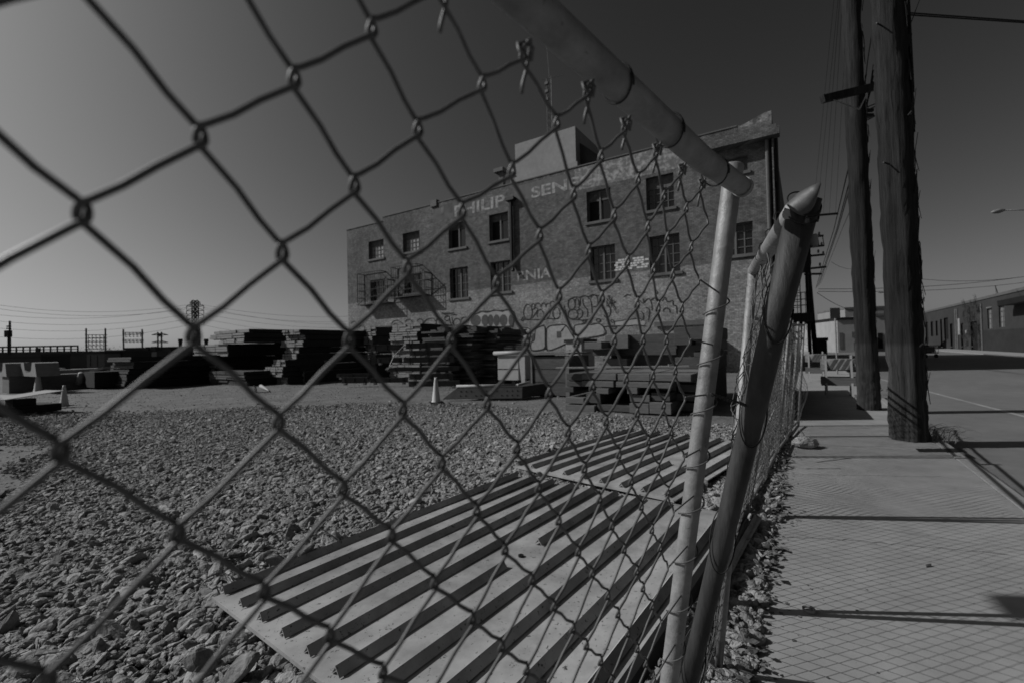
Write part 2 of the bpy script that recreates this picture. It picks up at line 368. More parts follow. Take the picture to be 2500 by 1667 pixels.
def wall_with(openings, x0, x1, z0, z1, depth=.42):
    b = MB()
    xs = sorted({x0, x1, *[q[0] for q in openings], *[q[1] for q in openings]}); zs = sorted({z0, z1, *[q[2] for q in openings], *[q[3] for q in openings]})
    for i in range(len(xs)-1):
        for j in range(len(zs)-1):
            cx = (xs[i]+xs[i+1])/2; cz = (zs[j]+zs[j+1])/2
            if any(q[0] < cx < q[1] and q[2] < cz < q[3] for q in openings): continue
            b.quad((xs[i], 0, zs[j]), (xs[i+1], 0, zs[j]), (xs[i+1], 0, zs[j+1]), (xs[i], 0, zs[j+1]))
    for q in openings:
        a, c, e, f = q
        b.quad((a, 0, e), (a, depth, e), (a, depth, f), (a, 0, f)); b.quad((c, 0, e), (c, depth, e), (c, depth, f), (c, 0, f))
        b.quad((a, 0, f), (c, 0, f), (c, depth, f), (a, depth, f)); b.quad((a, 0, e), (c, 0, e), (c, depth, e), (a, depth, e))
    return b
BL = thing('brick_warehouse', 'tall old painted brick warehouse with faded sign lettering, graffiti and stepped parapet', 'building', C, RZ)
XR = 0.
b = wall_with(OPEN, xl, XR, -.2, zt1-.9)
# parapet band above the last common course, stepped
for (p, q, zz) in ((xl, xa, zt1), (xa, xb, zt2), (xb, xc, zt3)):
    b.quad((p, 0, zt1-.9), (q, 0, zt1-.9), (q, 0, zz), (p, 0, zz)); b.quad((p, .32, zt1-2), (q, .32, zt1-2), (q, .32, zz), (p, .32, zz))
    b.quad((p, 0, zz), (q, 0, zz), (q, .32, zz), (p, .32, zz)); b.quad((p, 0, zt1-.9), (p, .32, zt1-.9), (p, .32, zz), (p, 0, zz))
# corner rise of the parapet
prof = [(xc, zt3)]+[(xc+(XR-xc)*u, zt3+(zt4-zt3)*(3*u*u-2*u**3)) for u in (.15, .3, .45, .6, .75, .88, 1)]
for p, q in zip(prof[:-1], prof[1:]):
    b.quad((p[0], 0, zt1-.9), (q[0], 0, zt1-.9), (q[0], 0, q[1]), (p[0], 0, p[1])); b.quad((p[0], 0, p[1]), (q[0], 0, q[1]), (q[0], .32, q[1]), (p[0], .32, p[1]))
    b.quad((p[0], .32, zt1-2), (q[0], .32, zt1-2), (q[0], .32, q[1]), (p[0], .32, p[1]))
b.build('wall', BR, BL)
b = MB()     # street side, rear and left side
b.quad((XR, 0, -.2), (XR, DEP, -.2), (XR, DEP, zt3), (XR, 0, zt3)); b.quad((XR, 0, zt3), (XR, 3, zt3), (XR, 2.2, zt4-.3), (XR, 0, zt4))
b.quad((xl, 0, -.2), (xl, DEP, -.2), (xl, DEP, zt1), (xl, 0, zt1)); b.quad((xl, DEP, -.2), (XR, DEP, -.2), (XR, DEP, zt1), (xl, DEP, zt1))
b.build('side_wall', BR, BL)
b = MB(); b.quad((xl, .32, zt1-1.2), (XR, .32, zt1-1.2), (XR, DEP, zt1-1.2), (xl, DEP, zt1-1.2)); b.build('roof', M['dark'], BL)
b = MB()     # thin dark coping
for (p, q, zz) in ((xl, xa, zt1), (xa, xb, zt2), (xb, xc, zt3)): b.box((p-.03, -.05, zz+.004), (q-.01, .36, zz+.07))
b.box((xb-.1, -.12, zt2-.2), (xb+.55, .3, zt3+.28)); b.build('coping', M['sill'], BL)
# corner pilaster, cornice, recessed top bay
xp0 = FP(1825, 450)[0]; xp1 = FP(1869, 450)[0]; zc0 = FP(1868, 345)[1]; zc1 = FP(1868, 326)[1]
b = MB(); b.box((xp1+.42, -.28, -.2), (XR-.02, -.002, zc0)); b.build('pilaster', BR, BL)
b = MB(); b.box((FP(1700, 360)[0], -.62, zc0+.02), (XR+.35, -.004, zc0+.42)); b.box((FP(1700, 360)[0], -.45, zc0+.422), (XR+.2, -.004, zc0+.62)); b.build('cornice', BR, BL)
b = MB(); b.tube([(xp1+.12, -.14, .3), (xp1+.12, -.14, zc0)], .09, 8); b.build('rain_pipe', M['frame'], BL)
b = MB(); b.box((xp1+.24, -.03, .2), (xp1+.40, .0-.004, zc0)); b.build('joint', M['dark'], BL)
# windows
def window(q, kind, i):
    a, c, e, f = q; dpt = .34
    w_ = MB(); fr = .06
    if kind != 'shut':
        for (p0, p1) in (((a, e), (a, f)), ((c, e), (c, f)), ((a, e), (c, e)), ((a, f), (c, f))):
            w_.bar((p0[0], dpt, p0[1]), (p1[0], dpt, p1[1]), fr*2, .07, up=(0, 1, 0) if p0[0] != p1[0] else (0, 1, 0))
    nx, nz = dict(multi=(5, 4), pair=(2, 1), tall=(4, 4), bars=(3, 3)).get(kind, (2, 1))
    for k in range(1, nx):
        x = a+(c-a)*k/nx; w_.bar((x, dpt, e), (x, dpt, f), .035 if kind == 'multi' else .05, .05, up=(0, 1, 0))
        if kind in ('pair', 'tall') and k == nx//2: w_.bar((x, dpt-.03, e), (x, dpt-.03, f), .11, .07, up=(0, 1, 0))
    for k in range(1, nz):
        zz = e+(f-e)*k/nz; w_.bar((a, dpt, zz), (c, dpt, zz), .035, .05, up=(0, 1, 0))
    wn = w_.build('window', M['frame'], BL)
    p_ = MB()
    if kind == 'multi':
        p_.quad((a+.02, dpt+.02, e+.02), (c-.02, dpt+.02, e+.02), (c-.02, dpt+.02, f-.02), (a+.02, dpt+.02, f-.02)); p_.build('pane', M['glassb'], wn)
    elif kind == 'pair':     # left open and black, right sash closed
        p_.quad((a+.6*(c-a), dpt+.02, e+.02), (c-.02, dpt+.02, e+.02), (c-.02, dpt+.02, f-.02), (a+.6*(c-a), dpt+.02, f-.02)); p_.build('pane', M['glassd'], wn)
    else:
        p_.quad((a+.02, dpt+.02, e+.02), (c-.02, dpt+.02, e+.02), (c-.02, dpt+.02, f-.02), (a+.02, dpt+.02, f-.02)); p_.build('pane', M['glassd'], wn)
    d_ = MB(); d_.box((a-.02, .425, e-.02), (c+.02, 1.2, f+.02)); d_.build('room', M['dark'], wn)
    s_ = MB(); s_.box((a-.12, -.1, e-.17), (c+.14, .2, e-.004)); s_.build('sill', M['sill'], wn)
kinds = ['multi', 'multi', 'pair', 'pair', 'pair', 'tall', 'bars', 'bars', 'tall', 'tall', 'tall', 'tall', 'pair', 'tall']
for i, q in enumerate(OPEN): window(q, kinds[i], i)
# lower blind doors and patched opening
def onwall(pts, m, name, th=.012, y=-.006):
    b = MB(); b.poly([(FP(*p)[0], y, FP(*p)[1]) for p in pts]); return b.build(name, m, BL)
dq = MB(); a = FP(1214, 806); c = FP(1252, 802); dq.box((a[0], -.05, .1), (c[0], -.002, a[1])); dq.build('blocked_door', M['stuccow'], BL)
a = FP(905, 800); c = FP(960, 790); dq = MB()
dq.box((a[0], -.06, a[1]-.02), (c[0], -.002, a[1]+.1)); dq.box((a[0], -.06, .1), (a[0]+.12, -.002, a[1]-.024)); dq.build('opening_trim', M['sill'], BL)
# downpipe with rain head
a = FP(1250, 492); c = FP(1252, 664)
b = MB(); b.tube([(a[0], -.18, a[1]), (a[0], -.18, c[1]+.5), (a[0]+.15, -.3, c[1])], .13, 8); b.box((a[0]-.35, -.4, a[1]), (a[0]+.35, -.004, a[1]+.22)); b.build('downpipe', M['black'], BL)
# painted lettering
def lettering(txt, p0, p1, m, hpx, name='lettering', yoff=-.012, sx=1.):
    """letters painted between two pixels of their baseline, cap height given by hpx at p0"""
    a = FP(*p0); c = FP(*p1); h = FP(p0[0], p0[1]-hpx)[1]-a[1]; zz = (a[1]+c[1])/2
    cu = bpy.data.curves.new(name, 'FONT'); cu.body = txt; cu.offset = .02; cu.extrude = 0.0
    ob = bpy.data.objects.new(name, cu); COL.objects.link(ob); bpy.context.view_layer.update()
    dg = bpy.context.evaluated_depsgraph_get(); me = bpy.data.meshes.new_from_object(ob.evaluated_get(dg)); bpy.data.objects.remove(ob)
    xs = [v.co.x for v in me.vertices]; ys = [v.co.y for v in me.vertices]; sw = (c[0]-a[0])/(max(xs)-min(xs)); sh = h/(max(ys)-min(ys)); mx_ = min(xs); my = min(ys)
    for v in me.vertices: v.co = Vector((a[0]+(v.co.x-mx_)*sw, yoff, zz+(v.co.y-my)*sh))
    me.materials.clear(); me.materials.append(m); o = bpy.data.objects.new(name, me); COL.objects.link(o); o.parent = BL; return o
band = MB()       # darker painted sign band under the parapet
a = FP(1058, 500); c = FP(1240, 505); band.quad((FP(1058, 500)[0], -.004, FP(1058, 543)[1]), (FP(1168, 500)[0], -.004, FP(1058, 543)[1]), (FP(1168, 500)[0], -.004, zt3-.25), (FP(1058, 500)[0], -.004, zt3-.25))
band.build('sign_panel', mat('sign_panel_paint', .17, .35, 2, bump=.1), BL)
band = MB(); band.quad((FP(1258, 500)[0], -.004, FP(1262, 492)[1]), (FP(1400, 500)[0], -.004, FP(1262, 492)[1]), (FP(1400, 500)[0], -.004, FP(1262, 455)[1]), (FP(1258, 500)[0], -.004, FP(1262, 455)[1]))
band.build('sign_panel', mat('sign_panel_grey', .20, .25, 2, bump=.1), BL)
band = MB(); band.quad((FP(1405, 500)[0], -.005, FP(1410, 466)[1]), (FP(1680, 400)[0], -.005, FP(1410, 466)[1]), (FP(1680, 400)[0], -.005, zt3-.1), (FP(1405, 500)[0], -.005, zt3-.1))
band.build('sign_panel', faded('flaking_sign_paint', .50, .22, .53), BL)
lettering('TI', (1066, 528), (1104, 518), M['sprayg'], 22)
lettering('PHILIP', (1110, 530), (1233, 504), M['letter'], 27)
lettering('SENEGRAM', (1298, 482), (1583, 424), M['letter'], 27)
lettering('RNIA', (1263, 690), (1347, 674), M['letter'], 24)
a = FP(1501, 662); c = FP(1586, 648); h_ = FP(1501, 634)[1]-a[1]; b = MB(); random.seed(3)
for r_ in range(5):
    for k in range(9):
        if random.random() < .87:
            x0_ = a[0]+(c[0]-a[0])*(k+(r_ % 2)*.3)/9.4; wd = (c[0]-a[0])/9.4*random.uniform(.72, .9); z0_ = a[1]+h_*(r_)/5
            b.quad((x0_, -.008, z0_), (x0_+wd, -.008, z0_), (x0_+wd, -.008, z0_+h_/5*.78), (x0_, -.008, z0_+h_/5*.78))
b.build('painted_blocks', M['letterw'], BL)
# graffiti: outlines sprayed on the wall, as strips lying on it
def spray(lines, m, wd, name='graffiti', y=-.02, org=(0, 0), k=1.):
    b = MB()
    for ln in lines:
        pts = [FP(org[0]+p[0]/k, org[1]+p[1]/k) for p in ln]
        P2 = []
        for i in range(len(pts)-1):
            for u in (0, .25, .5, .75):
                p0 = pts[max(i-1, 0)]; p1 = pts[i]; p2 = pts[i+1]; p3 = pts[min(i+2, len(pts)-1)]
                P2.append(tuple(.5*((2*p1[j])+(-p0[j]+p2[j])*u+(2*p0[j]-5*p1[j]+4*p2[j]-p3[j])*u*u+(-p0[j]+3*p1[j]-3*p2[j]+p3[j])*u**3) for j in (0, 1)))
        P2.append(pts[-1]); pv = None
        for i in range(len(P2)):
            q = P2[min(i+1, len(P2)-1)]; p = P2[max(i-1, 0)]; dx, dz = q[0]-p[0], q[1]-p[1]; l = math.hypot(dx, dz) or 1; wv = wd*(.75+.5*noise.noise(Vector((i*.7, pts[0][0], 0))))
            a = (P2[i][0]-dz/l*wv, P2[i][1]+dx/l*wv); c = (P2[i][0]+dz/l*wv, P2[i][1]-dx/l*wv)
            if pv: b.quad((pv[0][0], y, pv[0][1]), (pv[1][0], y, pv[1][1]), (c[0], y, c[1]), (a[0], y, a[1]))
            pv = (a, c)
    return b.build(name, m, BL)
def ell(cx, cy, rx, ry, a0=0, a1=360, n=10, rot=0): return [(cx+rx*math.cos(R(a0+(a1-a0)*i/n)), cy+ry*math.sin(R(a0+(a1-a0)*i/n))) for i in range(n+1)]
oG = (1240, 700); kG = 5.113
spray([ell(250, 320, 55, 95), ell(315, 250, 20, 38, 180, 400), [(290, 300), (350, 265), (365, 300), (300, 400)], ell(375, 250, 38, 42, 180, 360), ell(405, 350, 42, 60, 150, 400), ell(445, 260, 30, 55, 180, 360), ell(505, 260, 34, 48, 190, 370), ell(490, 330, 35, 60, -60, 100),
       ell(605, 330, 45, 72), ell(560, 215, 30, 30, 180, 340), [(200, 405), (300, 412), (400, 410), (520, 400), (600, 405)], [(195, 375), (165, 420), (185, 425), (205, 400)]], M['spray'], .035, org=oG, k=kG)
spray([ell(812, 345, 62, 62), ell(795, 220, 45, 70), ell(860, 210, 25, 60, 180, 380), [(860, 300), (900, 280), (930, 310), (925, 370), (870, 410)], [(905, 140), (900, 220), (880, 270)], [(940, 150), (935, 200), (960, 250), (995, 300), (990, 380)],
       [(990, 130), (1030, 170), (1045, 250), (1055, 380), (1030, 390)], ell(1075, 150, 40, 45, 180, 360), [(1120, 150), (1120, 240), (1060, 250)], ell(1235, 310, 48, 72, -90, 140), [(1140, 240), (1150, 140)],
       [(745, 180), (800, 145), (850, 130), (900, 135), (950, 115), (1010, 125), (1060, 100), (1120, 115), (1160, 105)], [(700, 240), (715, 300), (735, 370), (790, 405), (860, 410), (930, 420), (1000, 410), (1060, 395)]], M['spray'], .04, org=oG, k=kG)
spray([ell(950, 435, 14, 16), ell(990, 440, 12, 14), ell(1030, 435, 14, 14), ell(1130, 420, 26, 22)], M['spray'], .035, org=oG, k=kG)
random.seed(11)
spray([[(random.uniform(1230, 1350), random.uniform(110, 290)) for _ in range(4)] for _ in range(7)]+[[(1310, 250), (1340, 300), (1370, 345)]], M['spray'], .02, org=oG, k=kG)
spray([[(1310, 450), (1280, 430), (1310, 415), (1335, 480)], [(1320, 440), (1420, 425), (1550, 405), (1660, 400)], [(1335, 490), (1500, 488), (1600, 480), (1720, 490)], [(1190, 500), (1340, 495), (1340, 525), (1280, 530)]], M['spray'], .035, org=oG, k=kG)
spray([[(1700, 200), (1750, 150), (1790, 200), (1800, 300)], [(1720, 260), (1760, 280), (1770, 330), (1750, 420)], ell(1660, 370, 35, 55, -90, 90), [(1780, 170), (1840, 140), (1880, 180)], [(1925, 180), (1960, 130), (1990, 190), (2060, 175), (2060, 230), (2100, 240), (2110, 340)],
       ell(1980, 310, 42, 42, 180, 380), [(1690, 150), (1690, 210), (1640, 170)], [(1450, 130), (1490, 100), (1530, 110)], [(1640, 70), (1680, 80), (1720, 60)], [(1840, 40), (1870, 70), (1850, 90)]], M['spray'], .035, org=oG, k=kG)
# big block letters with pale fill
def fill(px, m, org, k, y): 
    b = MB(); b.poly([(FP(org[0]+p[0]/k, org[1]+p[1]/k)[0], y, FP(org[0]+p[0]/k, org[1]+p[1]/k)[1]) for p in px]); return b.build('graffiti', m, BL)
shp = [[(485, 530), (530, 490), (640, 480), (700, 475), (740, 500), (800, 600), (820, 660), (560, 780), (490, 780)], [(835, 485), (960, 465), (1030, 475), (1120, 460), (1170, 480), (1200, 520), (1195, 600), (840, 650)],
       [(345, 520), (400, 500), (460, 500), (465, 740), (430, 780), (300, 790), (290, 700), (330, 660)], [(90, 620), (110, 570), (170, 520), (270, 525), (280, 590), (250, 700), (200, 780), (100, 790)], [(1340, 440), (1640, 405), (1720, 440), (1700, 490), (1340, 490)]]
for q in shp: fill(q, M['sprayw'], oG, kG, -.016)
spray([q+[q[0]] for q in shp[:4]]+[[(470, 510), (470, 780)], [(175, 545), (240, 535)], [(665, 560), (720, 490)]], M['spray'], .05, org=oG, k=kG, y=-.022)
fill([(610, 560), (665, 555), (668, 635), (612, 640)], M['sprayg'], oG, kG, -.024); fill([(290, 620), (330, 580), (330, 670), (300, 680)], M['sprayg'], oG, kG, -.024)
# throw-up with grey letters on white, left of centre
oT = (820, 620); kT = 4.126
fill([(1340, 720), (1340, 640), (1380, 600), (1430, 610), (1470, 590), (1520, 600), (1560, 585), (1620, 575), (1680, 590), (1730, 565), (1770, 570), (1795, 620), (1780, 720), (1500, 745)], M['sprayw'], oT, kT, -.014)
for cx, rx in ((1410, 55), (1505, 38), (1560, 30), (1620, 34), (1690, 42), (1765, 26)): fill(ell(cx, 670, rx, 60)[:-1], M['sprayg'], oT, kT, -.018)
spray([[(1340, 650), (1360, 610), (1420, 600), (1470, 580), (1540, 585), (1600, 570), (1680, 575), (1740, 565), (1790, 590), (1800, 650), (1780, 720)], [(1520, 740), (1600, 745), (1700, 735), (1790, 730)], [(1560, 750), (1640, 768), (1720, 750), (1790, 760)]], M['spray'], .07, org=oT, k=kT)
spray([[(560, 750), (570, 690), (620, 670), (670, 700), (680, 740)], ell(735, 690, 36, 28, 180, 360), ell(850, 680, 28, 24, 180, 400), [(880, 700), (920, 660), (980, 650), (1010, 690), (1000, 720)], ell(1040, 690, 30, 40, 150, 360),
       [(1100, 640), (1140, 630), (1150, 680), (1170, 730)], ell(1120, 650, 24, 24, 0, 300), [(1170, 640), (1180, 720)], ell(1220, 690, 34, 40), [(1260, 720), (1270, 650), (1320, 640), (1340, 680)], ell(600, 715, 16, 16), [(150, 700), (190, 680), (210, 720), (170, 740)], [(230, 740), (260, 720), (300, 745)]], M['spray'], .045, org=oT, k=kT)
spray([[(random.uniform(1050, 1230), random.uniform(585, 620)) for _ in range(3)] for _ in range(5)], M['spray'], .02, org=oT, k=kT)
# window cages (iron grilles standing off the wall)
def cage(x0, x1, z0, z1, out=.8):
    b = MB(); r = .028
    fr = [(x0, z0), (x0, z1), (x1-.25*(x1-x0), z1), (x1, z1-.3*(z1-z0)), (x1, z0)]
    for yy in (-.03, -out): 
        for p, q in zip(fr, fr[1:]+fr[:1]): b.tube([(p[0], yy, p[1]), (q[0], yy, q[1])], r, 5)
    for p in fr: b.tube([(p[0], -.03, p[1]), (p[0], -out, p[1])], r, 5)
    for k in range(1, 4):
        zz = z0+(z1-z0)*k/4*.9; b.tube([(x0, -out, zz), (x1, -out, zz)], r, 5); b.tube([(x0, -.03, zz), (x0, -out, zz)], r, 5); b.tube([(x1, -.03, zz), (x1, -out, zz)], r, 5)
    for k in range(1, 15):
        xx = x0+(x1-x0)*k/15; b.tube([(xx, -out, z0), (xx, -out, z1 if k < 11 else z1-.3*(z1-z0)*(k-10.5)/4.5)], r*.5, 4)
    b.bar((x0, -out, z0), (x1, -out, z1*.8+z0*.2), .05, .02); b.box((x0, -out, z0-.03), (x1, -.04, z0+.02))
    return b.build('window_cage', M['black'], BL)
for q in WL[:2]:
    a, c, e, f = q; cage(a-.75, a+3.1, e-.35, f+.6)
# low wall pipe run at right and roof structures
a = FP(1600, 792); b = MB(); b.bar((a[0], -.12, a[1]), (FP(1745, 780)[0], -.12, a[1]), .12, .28); b.build('wall_beam', M['sill'], BL)
a = FP(1607, 822); c = FP(1745, 792); b = MB(); b.box((a[0], -.9, .4), (c[0], -.01, FP(1610, 795)[1]-.5)); b.build('loading_dock', M['stuccow'], BL)
# penthouse: front face ridge seen above the parapet
def FPb(px, py, y):
    p = PL(px, py, C+S*y, S); return ((p-C).dot(T), p.z)
pa = FPb(1257, 353, .9); pc = FPb(1404, 309, .9); xq0 = pa[0]; xq1 = pc[0]; zq = (pa[1]+pc[1])/2
b = MB(); b.box((xq0, .9, zt1-1.1), (xq1, 5.2, zq)); b.build('penthouse', M['stuccow'], BL)
b = MB(); b.poly([(xq1, 1.6, zt3-1), (xq1, 1.6, zq-.9), (xq1+2.6, 1.6, zt3+.05), (xq1+2.6, 1.6, zt3-1)]); b.prism([(xq1+.01, 1.6, zt3-1), (xq1+.01, 1.6, zq-.9), (xq1+2.6, 1.6, zt3+.05), (xq1+2.6, 1.6, zt3-1)], (0, 1, 0), 3.4); b.build('stair_house', M['grey'], BL)
b = MB(); b.box((xq0-.02, .2, zt3+.02), (xq1+.4, .86, zt3+.5)); b.build('penthouse_base', M['stuccow'], BL)
b = MB(); b.box((xq1+.5, 1.55, zt3+.1), (xq1+.85, 1.597, zt3+.6)); b.build('roof_door', M['dark'], BL)
a = FPb(1210, 425, .6); c = FPb(1232, 410, .6); b = MB(); b.box((a[0], .3, a[1]), (c[0], 1.2, c[1])); b.box((a[0]+.3, .55, zt3-.1), (c[0]-.15, .9, a[1])); b.build('vent_cowl', M['grey'], BL)
# lattice mast on the penthouse
a = FPb(1343, 330, 2.); mz = FPb(1337, 190, 2.)[1]; b = MB()
L_ = [(a[0]-.2, 2.), (a[0]+.2, 2.), (a[0], 2.35)]
for p in L_: b.tube([(p[0], p[1], zq-.02), (p[0], p[1], mz)], .022, 4)
zz = zq
while zz < mz-.5:
    for p, q in zip(L_, L_[1:]+L_[:1]): b.tube([(p[0], p[1], zz), (q[0], q[1], zz+.28)], .012, 4); b.tube([(q[0], q[1], zz+.28), (p[0], p[1], zz+.56)], .012, 4)
    zz += .56
b.tube([(a[0]-.5, 2., mz), (a[0]+1.2, 2., mz-.25)], .025, 4); b.tube([(a[0], 2.1, mz), (a[0]-.15, 2.1, mz+2.4)], .015, 4)
for k in range(3): b.box((a[0]-.3, 1.9, mz-.5-k*.6), (a[0]-.05, 2.1, mz-.3-k*.6))
mast = b.build('lattice_mast', M['grey'], BL)
# street-side fire escape
b = MB()
for (zz) in (2.7, 6.1):
    b.box((.02, 4, zz), (1.6, 8.5, zz+.5))
    for hz in (.95, 1.3, 1.7): b.tube([(1.57, 4, zz+hz), (1.57, 8.5, zz+hz)], .025, 4); b.tube([(.02, 4, zz+hz), (1.57, 4, zz+hz)], .025, 4)
    for k in range(11): b.tube([(1.57, 4+4.5*k/10, zz+.5), (1.57, 4+4.5*k/10, zz+1.7)], .02, 4)
    for k in range(8): b.tube([(.2*k+.05, 4, zz-.5), (.2*k+.05, 4, zz+1.7)], .018, 4)
for (z0_, z1_) in ((.4, 3.2), (3.2, 6.1), (6.6, 9.2)):
    for xx in (.45, 1.0): b.bar((xx, 4.2, z0_), (xx, 6.4, z1_), .05, .14)
    for k in range(8): u = k/8; b.tube([(.45, 4.2+2.2*u, z0_+(z1_-z0_)*u), (1.0, 4.2+2.2*u, z0_+(z1_-z0_)*u)], .02, 4)
b.build('fire_escape', M['black'], BL)
b = MB()
for k, yy in enumerate((1.0, 2.1)): b.tube([(.12, yy, 0), (.12, yy, zt3-.5+k*.4)], .07, 6)
b.box((.01, .6, zt3-3.2), (.1, 3.4, zt3-1.4)); b.box((.01, 10.5, 5), (.1, 13, 7.4)); b.build('street_pipe', M['black'], BL)

# ------------------------------------------------------------------ chain-link fences
def chain_link(nf, us, vtop, vbot, nrm, wr, sides, knuckle=True, half=.042):
    """nf(u, v): node position for u+v even; one wire zigzags between columns u and u+1"""
    b = MB(); n = Vector(nrm).normalized()
    for u in us:
        pts = []; v = vtop if (u+vtop) % 2 == 0 else vtop-1; col = u; first = True
        v = vtop
        col = u if (u+v) % 2 == 0 else u+1
        while v >= vbot:
            P = nf(col, v)
            if P is None: break
            dn = (nf(col, v-2) or P)-P if nf(col, v-2) else P-nf(col, v+2)
            dn = dn.normalized(); sd_ = n.cross(dn).normalized()
            # side: +1 when the wire bends at its right-hand column
            rgt = (nf(u+1, v-1 if (u+1+v-1) % 2 == 0 else v)-nf(u, v if (u+v) % 2 == 0 else v-1)).normalized()
            if sd_.dot(rgt) < 0: sd_ = -sd_
            sg = 1 if col == u+1 else -1
            if knuckle:
                k = half/.042*(.70+.033*max(0, min(u, 15)) if 1.55 < wr*1000 < 1.6 else 1.); q = n*wr*1.05
                if sg > 0:   # arrives behind from the upper left, leaves in front to the lower left
                    pts += [P-dn*.0068*k-sd_*.0023*k-q, P-dn*.0052*k+sd_*.0014*k-q*.9, P-dn*.0015*k+sd_*.0023*k-q*.3, P+dn*.0022*k+sd_*.0023*k+q*.6, P+dn*.0055*k+sd_*.0010*k+q, P+dn*.0074*k-sd_*.0023*k+q]
                else:
                    pts += [P-dn*.0074*k+sd_*.0023*k+q, P-dn*.0055*k-sd_*.0010*k+q, P-dn*.0022*k-sd_*.0023*k+q*.6, P+dn*.0015*k-sd_*.0023*k-q*.3, P+dn*.0052*k-sd_*.0014*k-q*.9, P+dn*.0068*k+sd_*.0023*k-q]
                nxt = nf(u if col == u+1 else u+1, v-1)
                if nxt is not None:
                    a_ = pts[-1]; d_ = nxt-P; jit = Vector((noise.noise(P*9), noise.noise(P*9+Vector((5, 0, 0))), noise.noise(P*9+Vector((0, 7, 0)))))*.0010
                    pts += [P+d_*.42+dn*.0004*sg+(q if sg > 0 else -q)+jit, P+d_*.7-dn*.0006+(q if sg > 0 else -q)+jit*.5]
            else: pts.append(P+n*wr*sg)
            col = u if col == u+1 else u+1; v -= 1
        if len(pts) > 2: b.tube(pts, wr, sides, cap=True)
    return b

# ---- nearest panel, leaning, its mesh nodes measured on the panel's plane
K = 1.13
MU = CAMR @ Vector((.02311705, .00027776, -.02702876))*K     # half-diamond along the rail
MV = CAMR @ Vector((.00366344, .03920398, .00213764))*K      # half-diamond up
MO = Vector((0, 0, EYE)) + CAMR @ Vector((-.14711824, .03704352, -.14998687))*K
MN = MU.cross(MV).normalized()
if (Vector((0, 0, EYE))-MO).dot(MN) < 0: MN = -MN
rows = {0: (0, [(201.5, 518.5), (489.5, 333), (719.6, 191), (909, 69)]),
 1: (0, [(472, 817), (689, 613), (866, 450), (1021, 313), (1179, 204), (1278, 130)]),
 2: (0, [(680, 1028), (852, 826), (995, 651), (1129, 512), (1250, 414), (1360, 298), (1433, 222)]),
 3: (0, [(838, 1190), (984, 996), (1102, 826), (1213, 688), (1318, 572), (1401, 472), (1468, 380), (1525, 307)]),
 4: (0, [(956, 1305), (1078, 1126), (1190, 980), (1286, 830), (1365, 719), (1438, 610), (1500, 523), (1558, 436), (1602, 368)]),
 5: (0, [(1061, 1420), (1164, 1243), (1262, 1091), (1341, 956), (1408, 832), (1470, 724), (1533, 635), (1582, 552), (1621, 477), (1663, 417)]),
 6: (0, [(1153, 1507), (1233, 1338), (1315, 1187), (1387, 1051), (1447, 939), (1500, 828), (1556, 738), (1596, 655), (1630, 578), (1676, 506), (1712, 452)]),
 7: (0, [(1225, 1575), (1299, 1412), (1364, 1267), (1427, 1140), (1480, 1025), (1529, 922), (1570, 828), (1607, 747), (1643, 667), (1688, 601), (1726, 538), (1760, 489)]),
 8: (0, [(1286, 1632), (1353, 1477), (1412, 1343), (1464, 1215), (1511, 1105), (1556, 1005), (1594, 913), (1627, 828), (1665, 750), (1704, 683), (1740, 618), (1775, 564)]),
 9: (1, [(1399, 1531), (1446, 1396), (1494, 1280), (1541, 1171), (1583, 1074), (1620, 985), (1649, 902), (1682, 828), (1715, 759), (1747, 696)]),
 10: (1, [(1432, 1572), (1484, 1450), (1524, 1337), (1566, 1232), (1607, 1140), (1638, 1051), (1669, 968), (1701, 899)]),
 11: (1, [(1467, 1611), (1509, 1495), (1555, 1391), (1592, 1289), (1630, 1197), (1668, 1114), (1692, 1031)]),
 12: (2, [(1533, 1542), (1570, 1432), (1612, 1334), (1642, 1246), (1673, 1163)])}
NODE = {}
for L_, (k0, l) in rows.items():
    for i, (x, y) in enumerate(l):
        k = k0+i; u, v = L_+k, k-L_
        p = PL(x, y, MO, MN)
        NODE[(u, v)] = p-(MO+MU*u+MV*v)
def nres(u, v):
    """nearby measured irregularity, fading out away from the measured nodes"""
    if (u, v) in NODE: return NODE[(u, v)]
    s_ = Vector((0, 0, 0)); wt = .0
    for (a, c), r_ in NODE.items():
        d2 = (a-u)**2+(c-v)**2
        if d2 < 60: k = 1/d2**1.5; s_ += r_*k; wt += k
    if wt == 0: return s_
    return s_/wt*min(1, wt*2)
_c = {}
def nearnode(u, v):
    if (u+v) % 2: return None
    if (u, v) not in _c: _c[(u, v)] = MO+MU*u+MV*v+nres(u, v)
    return _c[(u, v)]
NP = thing('chain_link_fence', 'nearest chain-link panel, leaning, filling the left of the view under its slanting top rail', 'fence panel', G(1640, 1667)*1.0)
NB = Vector(NP.location); NB.z = 0; NP.location = NB
UR = 17.6
wm = chain_link(nearnode, range(-22, 17), 4, -33, MN, .00158, 8)
wm.build('chain_link_mesh', M['wire'], NP, NB, smooth=True)
